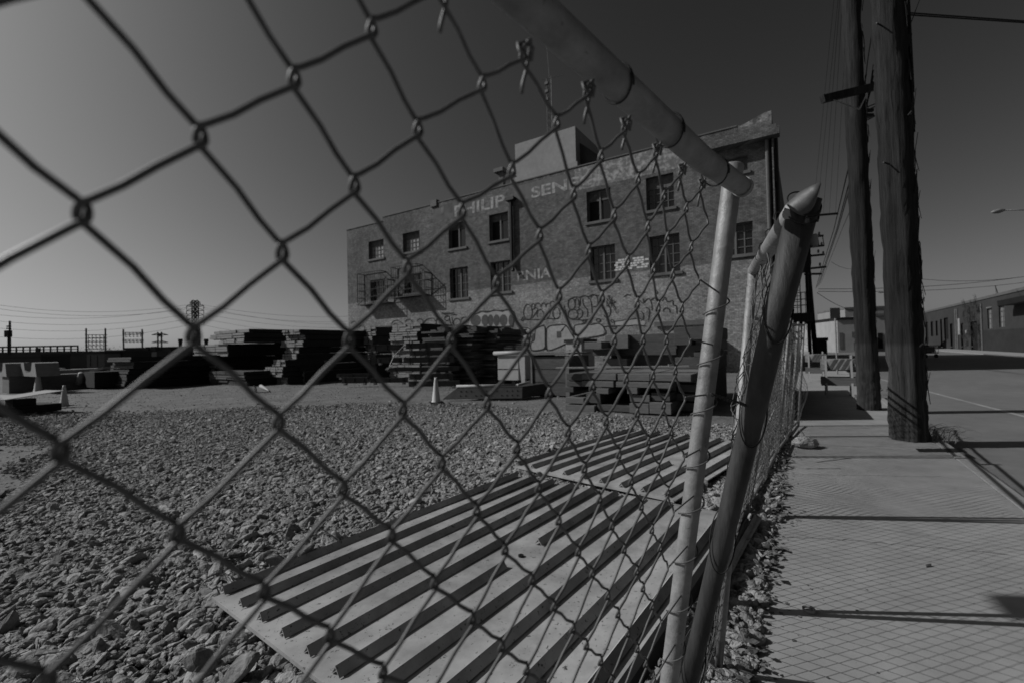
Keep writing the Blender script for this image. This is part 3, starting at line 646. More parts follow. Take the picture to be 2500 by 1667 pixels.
# post and top rail, measured
pt = PL(1801, 470, MO, MN)-MN*.012; pb = PL(1664, 1560, MO, MN)-MN*.012
dpost = (pt-pb).normalized(); p_top = PL(1811, 412, MO, MN)-MN*.014; p_bot = pt-dpost*((pt.z-(.0))/dpost.z)
b = MB(); b.tube([p_top, p_top-dpost*.004, pt, pb, p_bot], [.0150, .0158, .0158, .0158, .0158], 28); post = b.build('post', M['galv'], NP, NB, smooth=True)
b = MB(); b.lathe([(.0167, -.03), (.0167, .006), (.015, .009), (.009, .0105), (.0001, .011)], 24, (0, 0, 0)); cap = b.build('post_cap', M['galv'], NP, smooth=True)
cap.location = p_top-NB; cap.rotation_euler = dpost.to_track_quat('Z', 'Y').to_euler()
r1 = PL(1704, 388, MO, MN)+MN*.004; r0 = PL(1268, 4, MO, MN)+MN*.004; r0 = Vector((0, 0, EYE))+(r0-Vector((0, 0, EYE)))*1.24; dr = (r1-r0).normalized()
rend = PL(1787, 462, MO, MN)+MN*.018
b = MB(); b.tube([r0-dr*1.05, r0, r1, rend], [.0182, .0182, .0165, .0148], 28); b.build('top_rail', M['galv'], NP, NB, smooth=True)
cb = rend-(rend-r1).normalized()*.012; b = MB(); b.tube([cb, cb+(rend-r1).normalized()*.010], .0162, 24); b.build('clamp_band', M['galv'], NP, NB, smooth=False)
b = MB(); b.tube([cb+MU.normalized()*.014, cb+MU.normalized()*.024+MV.normalized()*.002], .0045, 6); b.build('bolt', M['tie'], NP, NB)
lft = r0-dr*1.0; b = MB(); b.tube([lft, lft-dpost*((lft.z)/dpost.z)], .0182, 16); b.build('post', M['galv'], NP, NB, smooth=True)
bl = p_bot+dpost*.05; b = MB(); b.tube([bl, bl-(MU.normalized())*1.75], .0182, 16); b.build('bottom_rail', M['galv'], NP, NB, smooth=True)
# dark wire bands round the rail, selvage twists and ties
def band(b, c, ax, r, wr, turns=1.08, tilt=.15, n=26, pitch=.004):
    x = ax.cross(Vector((.2, .3, .9))).normalized(); y = ax.cross(x); pts = []
    for k in range(int(n*turns)+1):
        a = 2*math.pi*k/n; pts.append(c+(x*math.cos(a)+y*math.sin(a))*(r+wr)+ax*(tilt*r*math.sin(a)+pitch*k/n))
    b.tube(pts, wr, 6)
b = MB()
for (x, y) in ((1500, 205), (1632, 318), (1742, 415)):
    b = MB(); c_ = PL(x, y, MO, MN)+MN*.004; k = min(((q-r0).cross(ray(x, y)).length*0+((r0+dr*(kk/200)-Vector((0, 0, EYE))).normalized()-ray(x, y).normalized()).length, kk/200) for q, kk in ((c_, kk) for kk in range(0, 200)))[1]; band(b, r0+dr*k, dr, .0182, .0011, tilt=.5); b.build('tie_wire', M['tie'], NP, NB, smooth=True)
random.seed(5)
for u in range(-22, 18):
    if u % 2: continue
    b = MB(); P = nearnode(u, 4); dn = -MV.normalized(); sx_ = MU.normalized(); wr = .0015
    pts = [P+sx_*.006+dn*.004+MN*.003, P+sx_*.0055-dn*.005+MN*.004, P+sx_*.001-dn*.0085+MN*.002, P-sx_*.004-dn*.006-MN*.003, P-sx_*.006+dn*.001+MN*.001, P-sx_*.003+dn*.004+MN*.005]
    b.tube(pts, wr, 7)
    pts = [P-sx_*.002-dn*.006+MN*.005, P+sx_*.002-dn*.0095+MN*.004, P+sx_*.007-dn*.006, P+sx_*.0085+dn*.008-MN*.003, P+sx_*.007+dn*.018-MN*.004, P+sx_*.0065+dn*random.uniform(.022, .03)-MN*.004]
    b.tube(pts, wr, 7)
    if u > 2 and u % 4 == 0: b.tube([P+sx_*.003-dn*.004, P+sx_*.010-dn*.009-MN*.004, P+sx_*.018-dn*.016-MN*.010], wr*.8, 6)
    b.build('selvage_knot', M['wire'], NP, NB, smooth=True)
# loops that lash the mesh edge round the post
b = MB()
for v in range(1, -32, -2):
    uu = 17 if (17+v) % 2 == 0 else 16
    P = nearnode(uu, v); q = (P-pt).dot(dpost); c_ = pt+dpost*q
    x = -MU.normalized(); y = MN
    pts = [P+MN*.003]
    for k in range(15):
        a = math.pi*(.95-k*1.25/14*1.0); pts.append(c_-dpost*(.006+.0026*k)+(x*math.cos(math.pi-a)*-1+y*math.sin(a))*.0202)
    b.tube(pts, .0014, 6)
b.build('lashing_wire', M['wire'], NP, NB, smooth=True)

# ---- second panel, folded edge-on behind the first, with a pinched rail end at its top
def LP(px, py, Y): return D(px, py, Y)
n0 = LP(1962, 500, .74); n1 = LP(1720, 1500, .92); dn2 = (n1-n0).normalized(); n2 = n0+dn2*((n0.z-.0)/-dn2.z)
f0 = LP(1838, 668, 1.75); f1 = LP(1784, 1290, 2.0); dnf = (f1-f0).normalized(); f2 = f0+dnf*((f0.z)/-dnf.z)
P2 = thing('chain_link_fence', 'folded chain-link panel seen edge-on behind the front post, pinched rail end at its top', 'fence panel', Vector((n2.x, n2.y, 0))); O2 = Vector(P2.location)
b = MB(); b.tube([n0-dn2*.01, n0+dn2*.2, n0+dn2*.8, n2], [.024, .0205, .0175, .0165], 28); b.build('post', M['galv_old'], P2, O2, smooth=True)
tip = LP(2003, 447, .70); ra = LP(1946, 512, .735); rb = LP(1905, 572, .82); rc = LP(1862, 628, 1.25); 
b = MB()
# pinched end: a tube flattened to a blade
sec = [(tip, .001, .002), (tip.lerp(ra, .25), .0045, .010), (tip.lerp(ra, .6), .011, .0185), (tip.lerp(ra, .9), .017, .019), (ra, .0185, .0185)]
ax = (tip-ra).normalized(); sx_ = ax.cross(Vector((1, 0, .2))).normalized(); sy_ = ax.cross(sx_); nn = 24
for c_, a_, e_ in sec:
    for q in range(nn): t_ = 2*math.pi*q/nn; b.v.append(c_+sy_*math.cos(t_)*a_+sx_*math.sin(t_)*e_)
for k in range(4):
    for q in range(nn): i = k*nn+q; j = k*nn+(q+1) % nn; b.f.append((i, j, j+nn, i+nn))
b.f.append(tuple(range(nn))); b.build('rail_end', M['tin'], P2, O2, smooth=True)
b = MB(); b.tube([ra, rb, rc, f0+Vector((0, 0, .012)), f0+dnf*.05], [.0185, .0180, .0178, .0178, .0178], 24); b.build('top_rail', M['galv'], P2, O2, smooth=True)
b = MB(); b.tube([f0, f1, f2], .0178, 16); b.build('post', M['galv'], P2, O2, smooth=True)
def node2(u, v):
    if (u+v) % 2: return None
    a_ = u/13.; t_ = (4-v)/40.*(n0.z-.1)
    p = n0+dn2*(t_*1.0/abs(dn2.z)); q = f0+dnf*(max(0, t_-.03)/abs(dnf.z)); P = p.lerp(q, a_)
    P += Vector((noise.noise(P*4)*.05, noise.noise(P*4+Vector((9, 0, 0)))*.05, noise.noise(P*6)*.02))*math.sin(math.pi*min(1, max(0, a_)))
    return P
nm2 = (f0-n0).cross(dn2).normalized()
wm = chain_link(node2, range(0, 13), 4, -33, nm2, .0014, 6); wm.build('chain_link_mesh', M['wire'], P2, O2, smooth=True)
g0 = LP(1908, 712, 2.62); g1 = LP(1748, 1480, 2.68); dng = (g1-g0).normalized(); g2 = g0+dng*(g0.z/-dng.z)
b = MB(); b.tube([g0, g1, g2], .0178, 12); b.build('post', M['galv'], P2, O2, smooth=True)
b = MB(); b.tube([n0+dn2*.02, n0.lerp(g0, .5)-Z*.02, g0], .0175, 12); b.build('top_rail', M['galv'], P2, O2, smooth=True)
def node3(u, v):
    if (u+v) % 2: return None
    a_ = u/50.; p = n0.lerp(n2, (4-v)/40.); q = g0.lerp(g2, (4-v)/40.); P = p.lerp(q, a_)
    return P+Vector((noise.noise(P*1.5)*.03, 0, noise.noise(P*2)*.02))*math.sin(math.pi*min(1, max(0, a_)))
wm = chain_link(node3, range(0, 50), 4, -34, (g0-n0).cross(dn2).normalized(), .0021, 4, knuckle=False); wm.build('chain_link_mesh', M['wire'], P2, O2)
# loose lashing round the post and rail
b = MB()
band(b, n0+dn2*.012, dn2, .024, .0013, tilt=.8); band(b, n0-dn2*.004, dn2, .024, .0013, tilt=.9, turns=1.3)
for q in (.17, .36, .62, .9, 1.1): band(b, n0+dn2*q, dn2, .0225, .0012, tilt=2.6, turns=1.1)
pts = []
for k in range(60):
    u = k/59.; c_ = ra.lerp(rc, u); ax = (rc-ra).normalized(); x = ax.cross(Z).normalized(); y = ax.cross(x); a_ = k*.42
    pts.append(c_+(x*math.cos(a_)+y*math.sin(a_))*(.021+.006*math.sin(k*.9)))
b.tube(pts, .0012, 6); b.build('lashing_wire', M['tie'], P2, O2, smooth=True)
# twisted wire tying both posts
b = MB(); a_ = LP(1735, 962, .70); c_ = LP(1822, 990, .84)
for ph in (0, math.pi):
    pts = []
    for k in range(40):
        u = k/39; p = a_.lerp(c_, u)+Vector((0, -.024*math.sin(u*math.pi), 0)); pts.append(p+Vector((0, .0022*math.cos(k*1.3+ph), .0022*math.sin(k*1.3+ph))))
    b.tube(pts, .0011, 5)
tag(b.build('twisted_tie', M['tie'], off=a_, smooth=True), 'dark twisted wire tying the two leaning front posts together at mid height', 'wire tie')

# ---- further panels along the pavement
def far_panel(A, B, h, label, ncol, wob=.03, lean=0., group='fence panels along the pavement', rail=True):
    A = Vector((A.x, A.y, 0)); B = Vector((B.x, B.y, 0)); d = (B-A); n = d.normalized().cross(Z); Lg = d.length
    t_ = thing('chain_link_fence', label, 'fence panel', A, 0, group)
    def top(P): return P+Z*h+T*lean
    for P in (A, B):
        b = MB(); b.tube([P, top(P)+Z*.03], .02, 12); b.build('post', M['galv'], t_, A, smooth=True)
    for zz, nm in ((h-.02, 'top_rail'), (.1, 'bottom_rail')):
        b = MB(); off_ = T*lean*zz/h; b.tube([A+Z*zz+off_, (A+B)/2+Z*(zz-.015)+off_, B+Z*zz+off_], .018, 10); b.build(nm, M['galv'], t_, A, smooth=True)
    nc = max(4, int(Lg/.0425)); nr = int((h-.15)/.0445)
    def nf(u, v):
        if (u+v) % 2: return None
        z = .1+(h-.15)*(v/nr); p = A+d*(u/nc)+Z*z+T*lean*z/h
        return p+n*(noise.noise(Vector((p.x*2, p.y*2, z*1.5)))*wob+noise.noise(Vector((p.x*9, p.y*9, z*7)))*.012)
    wm = chain_link(nf, range(0, nc), nr, 0, n, .0025, 4, knuckle=False); wm.build('chain_link_mesh', M['wire'], t_, A)
    return t_
gB = G(1746, 1488); pA = G(1823, 1260); pB = G(1897, 1116); pC = G(1930, 1066); pD = G(1949, 1040)
far_panel(gB, pA, 1.83, 'short chain-link panel bridging the second leaning post and the stone verge', 0, .05, lean=.34)
far_panel(pA, pB, 1.83, 'chain-link panel nearest behind the two leaning posts, one post planted in loose stones', 0, .10, lean=.20)
far_panel(pB, pC, 1.83, 'middle chain-link panel of the pavement fence, with a short pale slat caught in its mesh', 0, .12, lean=.16)
far_panel(pC-T*.06, pD, 1.86, 'bulging last chain-link panel beside the crumpled bag at the pavement edge', 0, .16, lean=.14)
far_panel(pA-T*.05, pC-T*.08, 1.80, 'third loose layer of chain-link hung inside the nearer part of the pavement fence', 0, .12, lean=.12)
far_panel(pB-T*.10, pD-T*.12, 1.80, 'second layer of chain-link panel leaning inside the pavement fence', 0, .1, lean=.04)
far_panel(ST(-33, .78), ST(-26.9-2.2, .72), 1.83, 'chain-link panel behind the viewpoint along the pavement, casting its net of shadow on the slabs', 0, .05, lean=.1)
far_panel(ST(-29.1, .72), ST(-26.25, .76), 1.83, 'low-leaning chain-link panel just right of the front posts, casting a net of shadow on the slabs', 0, .05, lean=.1) if False else None
for i, (a_, c_, lb) in enumerate((((1872, 1040), (1897, 985), 'bright pale slat caught upright in the chain-link of the pavement fence'), ((1866, 1010), (1880, 1080), 'dull slat caught low in the chain-link of the pavement fence'))):
    p = D(*a_, 5.6 if i else 5.9); q = D(*c_, 5.6 if i else 6.1)
    b = MB(); b.bar(p, q, .022, .012, up=T); tag(b.build('fence_slat', M['timberl'], off=p), lb, 'slat')

# ------------------------------------------------------------------ gravel (instanced crushed stone)
def rock(seed, flat=.62, n=15, elong=1.35):
    rd = random.Random(seed); bm = bmesh.new()
    for k in range(n):
        v = Vector((rd.gauss(0, 1), rd.gauss(0, 1), rd.gauss(0, 1))).normalized()*rd.uniform(.78, 1.)
        bm.verts.new((v.x*elong*.5, v.y*.5, v.z*flat*.5))
    bmesh.ops.convex_hull(bm, input=bm.verts)
    bmesh.ops.delete(bm, geom=[v for v in bm.verts if not v.link_faces], context='VERTS')
    bmesh.ops.bevel(bm, geom=list(bm.edges), offset=.055, segments=1, affect='EDGES', profile=.5)
    bmesh.ops.triangulate(bm, faces=bm.faces); bmesh.ops.subdivide_edges(bm, edges=[e for e in bm.edges if e.calc_length() > .25], cuts=1)
    bmesh.ops.smooth_vert(bm, verts=bm.verts, factor=.32, use_axis_x=True, use_axis_y=True, use_axis_z=True)
    for v in bm.verts: v.co += v.co.normalized()*noise.noise(v.co*3.5+Vector((seed, 0, 0)))*.05
    me = bpy.data.meshes.new('stone'); bm.to_mesh(me); bm.free(); me.materials.append(M['stone']); return bpy.data.objects.new('stone_piece', me)
stones = bpy.data.collections.new('stone_pieces')
for k in range(14): stones.objects.link(rock(k, flat=(.5, .62, .75)[k % 3], n=11+k % 6, elong=(1.2, 1.5, 1.8)[k % 3]))
def scatter(name, pts, label_kind='stuff'):
    me = bpy.data.meshes.new(name); me.from_pydata([p for p, s_, r_ in pts], [], [])
    a = me.attributes.new('scl', 'FLOAT', 'POINT'); a.data.foreach_set('value', [s_ for p, s_, r_ in pts])
    a = me.attributes.new('rot', 'FLOAT_VECTOR', 'POINT'); a.data.foreach_set('vector', [c for p, s_, r_ in pts for c in r_])
    o = bpy.data.objects.new(name, me); COL.objects.link(o); o['kind'] = label_kind
    ng = bpy.data.node_groups.new(name, 'GeometryNodeTree'); ng.interface.new_socket('Geometry', in_out='INPUT', socket_type='NodeSocketGeometry'); ng.interface.new_socket('Geometry', in_out='OUTPUT', socket_type='NodeSocketGeometry')
    N_ = ng.nodes; gi = N_.new('NodeGroupInput'); go = N_.new('NodeGroupOutput'); ip = N_.new('GeometryNodeInstanceOnPoints'); ci = N_.new('GeometryNodeCollectionInfo')
    ci.inputs['Collection'].default_value = stones; ci.inputs['Separate Children'].default_value = True; ci.inputs['Reset Children'].default_value = True
    ip.inputs['Pick Instance'].default_value = True
    ri = N_.new('FunctionNodeRandomValue'); ri.data_type = 'INT'; ri.inputs[4].default_value = 0; ri.inputs[5].default_value = 13
    def attr(nm, ty):
        q = N_.new('GeometryNodeInputNamedAttribute'); q.data_type = ty; q.inputs['Name'].default_value = nm; return q
    sa = attr('scl', 'FLOAT'); ra_ = attr('rot', 'FLOAT_VECTOR'); l = ng.links.new
    l(gi.outputs[0], ip.inputs['Points']); l(ci.outputs[0], ip.inputs['Instance'])
    l([q for q in ri.outputs if q.type == 'INT'][0], ip.inputs['Instance Index'])
    l([q for q in sa.outputs if q.type == 'VALUE' and q.enabled][0], ip.inputs['Scale']); l([q for q in ra_.outputs if q.type == 'VECTOR' and q.enabled][0], ip.inputs['Rotation'])
    l(ip.outputs[0], go.inputs[0]); md = o.modifiers.new('scatter', 'NODES'); md.node_group = ng; return o
rd = random.Random(4); pts = []
def inplate(s_, t_): return False
PLT = []
def rectST(P0, ex, ey, lx, ly):
    PLT.append((P0, ex, ey, lx, ly))
# plate rectangles (corner, unit axes, lengths)
A1 = G(521, 1457, .06); B1 = G(1262, 1160, .06); ex1 = (B1-A1); l1 = ex1.length; ex1.normalize(); ey1 = Vector((ex1.y, -ex1.x, 0))
A2 = G(1254, 1137, .05); B2 = G(1544, 1049, .05); ex2 = (B2-A2); l2 = ex2.length; ex2.normalize(); ey2 = Vector((ex2.y, -ex2.x, 0))
rectST(A1, ex1, ey1, l1, 2.36); rectST(A2, ex2, ey2, l2, 2.2)
def under(p):
    for P0, a, c, lx, ly in PLT:
        q = p-P0; u = q.dot(a); v = q.dot(c)
        if .12 < u < lx-.12 and .12 < v < ly-.12: return True
    return False
r = 1.0
while r < 19:
    size = .066-.0030*min(r, 9) if r < 9 else .039
    step = size*.60
    a = -math.pi*.47
    while a < math.pi*.30:
        p = Vector((r*math.sin(a)+rd.uniform(-.5, .5)*step, r*math.cos(a)+rd.uniform(-.5, .5)*step, 0)); a += step/r
        if p.y < .9 or p.y > 15 or abs(p.x/p.y) > 1.25: continue
        s_, t_ = toST(p)
        if t_ > .60: continue
        # extent of the gravel bed
        edge = 11.9+1.0*noise.noise(Vector((p.x*.35, 0, 1)))-max(0, p.x+2)*.75; edge *= 1.; rr_ = p.y
        dens = 1.
        if rr_ > edge-1.5: dens = max(0, 1-(rr_-edge+1.5)/3.6)**1.6
        lf = (-p.x-.75*p.y-1.5) + .7*noise.noise(Vector((p.x*.6, p.y*.6, 2)))     # bare patch on the left
        if 3.0 < p.y and lf > -.5: dens *= max(.05, 1-(lf+.5)/1.6)**1.5 if p.y < 8.6 else .5
        if p.y > 2 and rd.random() < .02: dens *= .0
        if rd.random() > dens: continue
        if under(p): continue
        k = rd.random(); s2 = size*(.65+.85*k*k) if k < .97 else size*rd.uniform(1.6, 2.5)
        if r < 3.6 and rd.random() < .13: s2 *= rd.uniform(1.3, 2.)
        h = .012*noise.noise(Vector((p.x*2.5, p.y*2.5, 5)))+.03*noise.noise(Vector((p.x*.5, p.y*.5, 8)))+yardz(p)+.02
        pts.append(((p.x, p.y, h+s2*rd.uniform(.0, .22)), s2*1.25, (rd.gauss(0, .45), rd.gauss(0, .45), rd.uniform(0, 6.28))))
    r += step
print('stones', len(pts)); scatter('gravel', pts)
pts = []
# stone verge between fence and pavement
for k in range(6800):
    s_ = -26.9+17*rd.random()**1.5; t_ = .88-abs(rd.gauss(0, .16)); 
    if t_ < .42: continue
    if rd.random() < .04: t_ = .86+abs(rd.gauss(0, .035))
    p = ST(s_, t_); sz = rd.uniform(.025, .088)*(1. if t_ < .86 else .5)
    pts.append(((p.x, p.y, -.03+sz*rd.uniform(.2, .5)+.02*(t_ < .8)+(.03 if t_ >= .86 else 0)), sz*1.3, (rd.gauss(0, .5), rd.gauss(0, .5), rd.uniform(0, 6.28))))
scatter('verge_stones', pts)
# scattered pebbles on the bare dirt further off
pts = []
for k in range(15000):
    y = 4+21*rd.random(); p = Vector((y*rd.uniform(-1.1, .42), y, 0)); s_, t_ = toST(p)
    if t_ > .3: continue
    sz = rd.uniform(.010, .042)*(2.4 if rd.random() < .012 else 1); pts.append(((p.x, p.y, yardz(p)+sz*.15), sz, (rd.gauss(0, .4), rd.gauss(0, .4), rd.uniform(0, 6.28))))
scatter('scattered_pebbles', pts)

# ------------------------------------------------------------------ ribbed steel plates
def plate(label, P0, ex, ey, lx, ly, ribs, z, cuts=()):
    t_ = thing('ribbed_plate', label, 'steel plate', Vector((P0.x, P0.y, 0)), 0, 'ribbed steel plates on the gravel'); O = Vector((P0.x, P0.y, 0)); P = Vector((P0.x, P0.y, z))
    b = MB(); N_ = 24
    for i in range(N_):      # slightly buckled sheet
        for (u0, u1) in ((i/N_, (i+1)/N_),):
            f = lambda u, v: P+ex*lx*u+ey*ly*v+Z*(.006*math.sin(u*5)+.005*math.sin(v*4+u*3))
            for j in range(8): b.quad(f(u0, j/8), f(u1, j/8), f(u1, (j+1)/8), f(u0, (j+1)/8))
    o = b.build('sheet', M['plate'], t_, O, weld=True); sm = o.modifiers.new('solid', 'SOLIDIFY'); sm.thickness = .014; sm.offset = -1
    for xx in (-.006, lx+.006): b = MB(); b.bar(P-Z*.004+ex*xx, P-Z*.004+ex*xx+ey*ly, .010, .022); b.build('edge_strip', M['plate'], t_, O)
    for k, v in enumerate(ribs):
        segs = [(.045, lx-.03)]
        for (kk, c0, c1) in cuts:
            if kk == k: segs = [(.045, c0), (c1, lx-.03)]
        for a_, c_ in segs:
            q0 = P+ex*a_+ey*v+Z*.0; q1 = P+ex*c_+ey*v; b = MB(); w_ = .034; h_ = .046      # inverted angle: two sloping legs
            for q_, e_ in ((q0, 1),):
                prof = [(-w_, .010), (0, h_+.008), (w_, .010), (w_-.006, .010), (0, h_), (-w_+.006, .010)]
                b.prism([q0+ey*p[0]+Z*p[1] for p in prof], (q1-q0).normalized(), (q1-q0).length)
            b.build('rib', M['plate'], t_, O)
    return t_
def ribpos(px, P0, ey, z): return [ (G(x, y, z)-P0).dot(ey) for x, y in px]
rb1 = ribpos([(546, 1450), (590, 1480), (643, 1516), (696, 1554), (759, 1601), (833, 1644)], A1, ey1, .06)
d1 = (rb1[-1]-rb1[0])/5; print('ribs1', [round(x, 2) for x in rb1], d1, l1)
plate('large ribbed steel plate lying nearest on the gravel, one rib broken by a bolted patch', A1, ex1, ey1, l1, 2.36, [rb1[0]+d1*k for k in range(11)], .06, cuts=((5, 1.30, 1.72),))
rb2 = ribpos([(1272, 1133), (1300, 1143), (1338, 1151), (1378, 1160), (1421, 1170), (1465, 1180), (1514, 1191), (1563, 1203), (1619, 1217)], A2, ey2, .05)
d2 = (rb2[-1]-rb2[0])/8; print('ribs2', [round(x, 2) for x in rb2], d2, l2)
plate('second ribbed steel plate lying just beyond the nearest one, running under the fence', A2, ex2, ey2, l2, 2.1, [rb2[0]+d2*k for k in range(9)], .05, cuts=((6, 1.25, 1.7),))
# bolt hole and rust stain patch on the near plate
q = A1+ex1*1.5+ey1*(rb1[0]+d1*5); b = MB(); b.lathe([(.02, .0), (.02, .012), (.008, .012), (.008, .002), (.0001, .002)], 12, q-Z*0+Z*.004); tag(b.build('lifting_ring', M['black'], off=q), 'small dark bolt in the stained patch of the nearest ribbed plate', 'bolt')
# dark angle beam and weathered rail lying along the verge at the foot of the leaning posts
p0 = A1+ex1*(l1+.02)+ey1*2.40; p1 = A1+ex1*.3+ey1*2.40; p0.z = .10; p1.z = .12; b = MB(); b.bar(p0, p1, .085, .014); b.bar(p0+ey1*.04+Z*.045, p1+ey1*.04+Z*.045, .012, .09)
tag(b.build('angle_beam', M['black'], off=p0), 'dark steel angle beam lying along the stone verge at the foot of the posts', 'beam')
p0 = p0+ey1*.12-Z*.03; p1 = p0.lerp(p1, .62)+ey1*.05; p1.z = .05; b = MB(); b.tube([p0, p0.lerp(p1, .5)+Z*.01, p1], .018, 12)
tag(b.build('loose_pipe', M['galv'], off=p0, smooth=True), 'weathered pale pipe lying on the stone verge beside the dark beam', 'pipe')
p0 = G(1768, 1247, .09); p1 = G(1822, 1212, .12); b = MB(); b.tube([p0, p1], .022, 12)
tag(b.build('loose_pipe', M['galv'], off=p0, smooth=True), 'short pale pipe stub lying on the plate end just behind the leaning posts', 'pipe')

# ------------------------------------------------------------------ yard: stacks, beams, crates (pieces stand parallel to the warehouse)
SUN = sd
def syd(name, label, cat, px, yb, group=None, t_off=0.):
    P = G(px, yb, 0.); P.z = yardz(P)-.01; return thing(name, label, cat, P, RZ, group), P
def ext(P, px, py):              # T offset and height of the front plane through P at a pixel
    q = PL(px, py, P, S); return (q-P).dot(T), q.z-P.z
def timber(b, x0, x1, y0, y1, z0, z1, nx=3, seed=0, gap=.012):
    rd = random.Random(seed); w_ = (x1-x0)/nx
    for k in range(nx):
        j = rd.uniform(-.05, .05); b.box((x0+w_*k+gap/2, y0+j, z0+rd.uniform(0, .008)), (x0+w_*(k+1)-gap/2, y1+j*2+rd.uniform(-.2, .25), z1-rd.uniform(0, .01)))
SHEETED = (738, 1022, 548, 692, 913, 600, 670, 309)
def stack(kind, base_px, rows, depth, mats, words, group, nx=3, straps=True, tilt=0., cat='timber bundle'):
    """rows: (left px, right px, top px y, bottom px y[, y shift]); each row is its own bundle resting on the one below"""
    P = G(*base_px); P.z = yardz(P)-.01; out = []
    order = ['lowest', 'second', 'third', 'fourth', 'fifth', 'sixth', 'seventh']
    zprev = 0.
    for i, r_ in enumerate(rows):
        a = ext(P, r_[0], r_[2]); c = ext(P, r_[1], r_[3]); z0_ = zprev+.03; z1_ = max(z0_+.12, a[1]); dy = r_[4] if len(r_) > 4 else 0.
        nm = order[i] if i < len(rows)-1 or i == 0 else 'topmost'
        q = thing(kind, '%s bundle of %s' % (nm, words), cat, P+Z*z0_, RZ, group)
        jr = random.Random(i*31+int(base_px[0])); x0_, x1_ = a[0]+jr.uniform(-.1, .05), c[0]+jr.uniform(-.06, .08); dy += jr.uniform(-.1, .22); h = z1_-z0_; nrow = max(1, round(h/.13)); b = MB()
        for k in range(nrow): timber(b, x0_, x1_, dy, dy+depth, h*k/nrow, h*(k+1)/nrow-.008, nx, seed=i*7+k)
        b.build('boards', mats[i % len(mats)], q)
        if straps:
            b = MB()
            for f in (.22, .68):
                xx = x0_+(x1_-x0_)*f; b.box((xx-.012, dy-.062, -.004), (xx+.012, dy-.055, h+.004)); b.box((xx-.012, dy-.06, h+.001), (xx+.012, dy+depth+.06, h+.006))
            for f in (.1, .9): b.box((x1_+.004, dy+depth*f, -.002), (x1_+.009, dy+depth*f+.03, h+.006))
            b.build('strap', M['strap'], q)
        if i < len(rows)-1 or True:
            b = MB()
            for f in (.04, .5, .93): b.box((x0_+.02, dy+depth*f, -.03), (x1_-.02, dy+depth*f+.09, 0))
            b.build('bearer', M['timberd'], q)
        zprev = z1_-0.; out.append(q)
        if depth > 4.1 and not words.startswith('dark'):
            pass
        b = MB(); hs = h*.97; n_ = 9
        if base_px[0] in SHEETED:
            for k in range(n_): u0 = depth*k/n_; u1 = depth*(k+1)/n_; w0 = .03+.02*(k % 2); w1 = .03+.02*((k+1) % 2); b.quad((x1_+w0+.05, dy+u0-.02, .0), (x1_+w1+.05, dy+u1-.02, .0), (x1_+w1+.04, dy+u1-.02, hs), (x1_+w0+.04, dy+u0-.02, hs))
            b.build('side_sheeting', M['tar'], q, weld=True)  # black sheet added to stand in for shade on the long side
    return P, zprev
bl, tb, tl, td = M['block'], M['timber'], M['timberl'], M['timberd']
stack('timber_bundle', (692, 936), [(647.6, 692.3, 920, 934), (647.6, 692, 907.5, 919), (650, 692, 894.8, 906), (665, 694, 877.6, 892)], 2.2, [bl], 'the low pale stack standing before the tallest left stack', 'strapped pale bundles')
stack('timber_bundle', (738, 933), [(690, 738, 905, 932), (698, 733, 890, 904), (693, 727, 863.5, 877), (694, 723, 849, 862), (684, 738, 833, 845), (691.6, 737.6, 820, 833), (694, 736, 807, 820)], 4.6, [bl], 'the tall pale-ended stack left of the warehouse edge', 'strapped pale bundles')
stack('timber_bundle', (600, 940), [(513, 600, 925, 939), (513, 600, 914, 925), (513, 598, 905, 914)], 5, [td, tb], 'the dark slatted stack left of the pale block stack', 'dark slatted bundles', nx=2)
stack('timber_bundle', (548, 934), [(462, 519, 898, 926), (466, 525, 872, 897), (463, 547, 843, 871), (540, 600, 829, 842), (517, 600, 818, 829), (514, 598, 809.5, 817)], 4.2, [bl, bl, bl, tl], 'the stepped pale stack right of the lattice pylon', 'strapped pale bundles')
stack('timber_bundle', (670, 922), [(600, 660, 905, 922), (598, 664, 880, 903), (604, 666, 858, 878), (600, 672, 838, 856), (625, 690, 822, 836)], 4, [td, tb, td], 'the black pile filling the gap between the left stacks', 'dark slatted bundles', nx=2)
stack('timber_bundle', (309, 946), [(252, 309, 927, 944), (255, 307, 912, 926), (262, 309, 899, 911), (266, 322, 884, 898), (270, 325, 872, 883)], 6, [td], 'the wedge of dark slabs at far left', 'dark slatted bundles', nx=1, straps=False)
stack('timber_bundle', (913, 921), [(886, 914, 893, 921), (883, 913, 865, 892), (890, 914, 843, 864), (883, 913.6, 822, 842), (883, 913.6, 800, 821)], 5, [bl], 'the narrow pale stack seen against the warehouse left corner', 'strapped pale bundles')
stack('timber_bundle', (1022, 925), [(953, 1022, 890, 925), (953, 1022, 858, 888), (953, 1022, 834, 857), (953, 1021.6, 813, 833), (953, 1021.6, 794, 812)], 7.3, [bl], 'the widest pale-fronted stack, behind the steel beams', 'strapped pale bundles', nx=4)
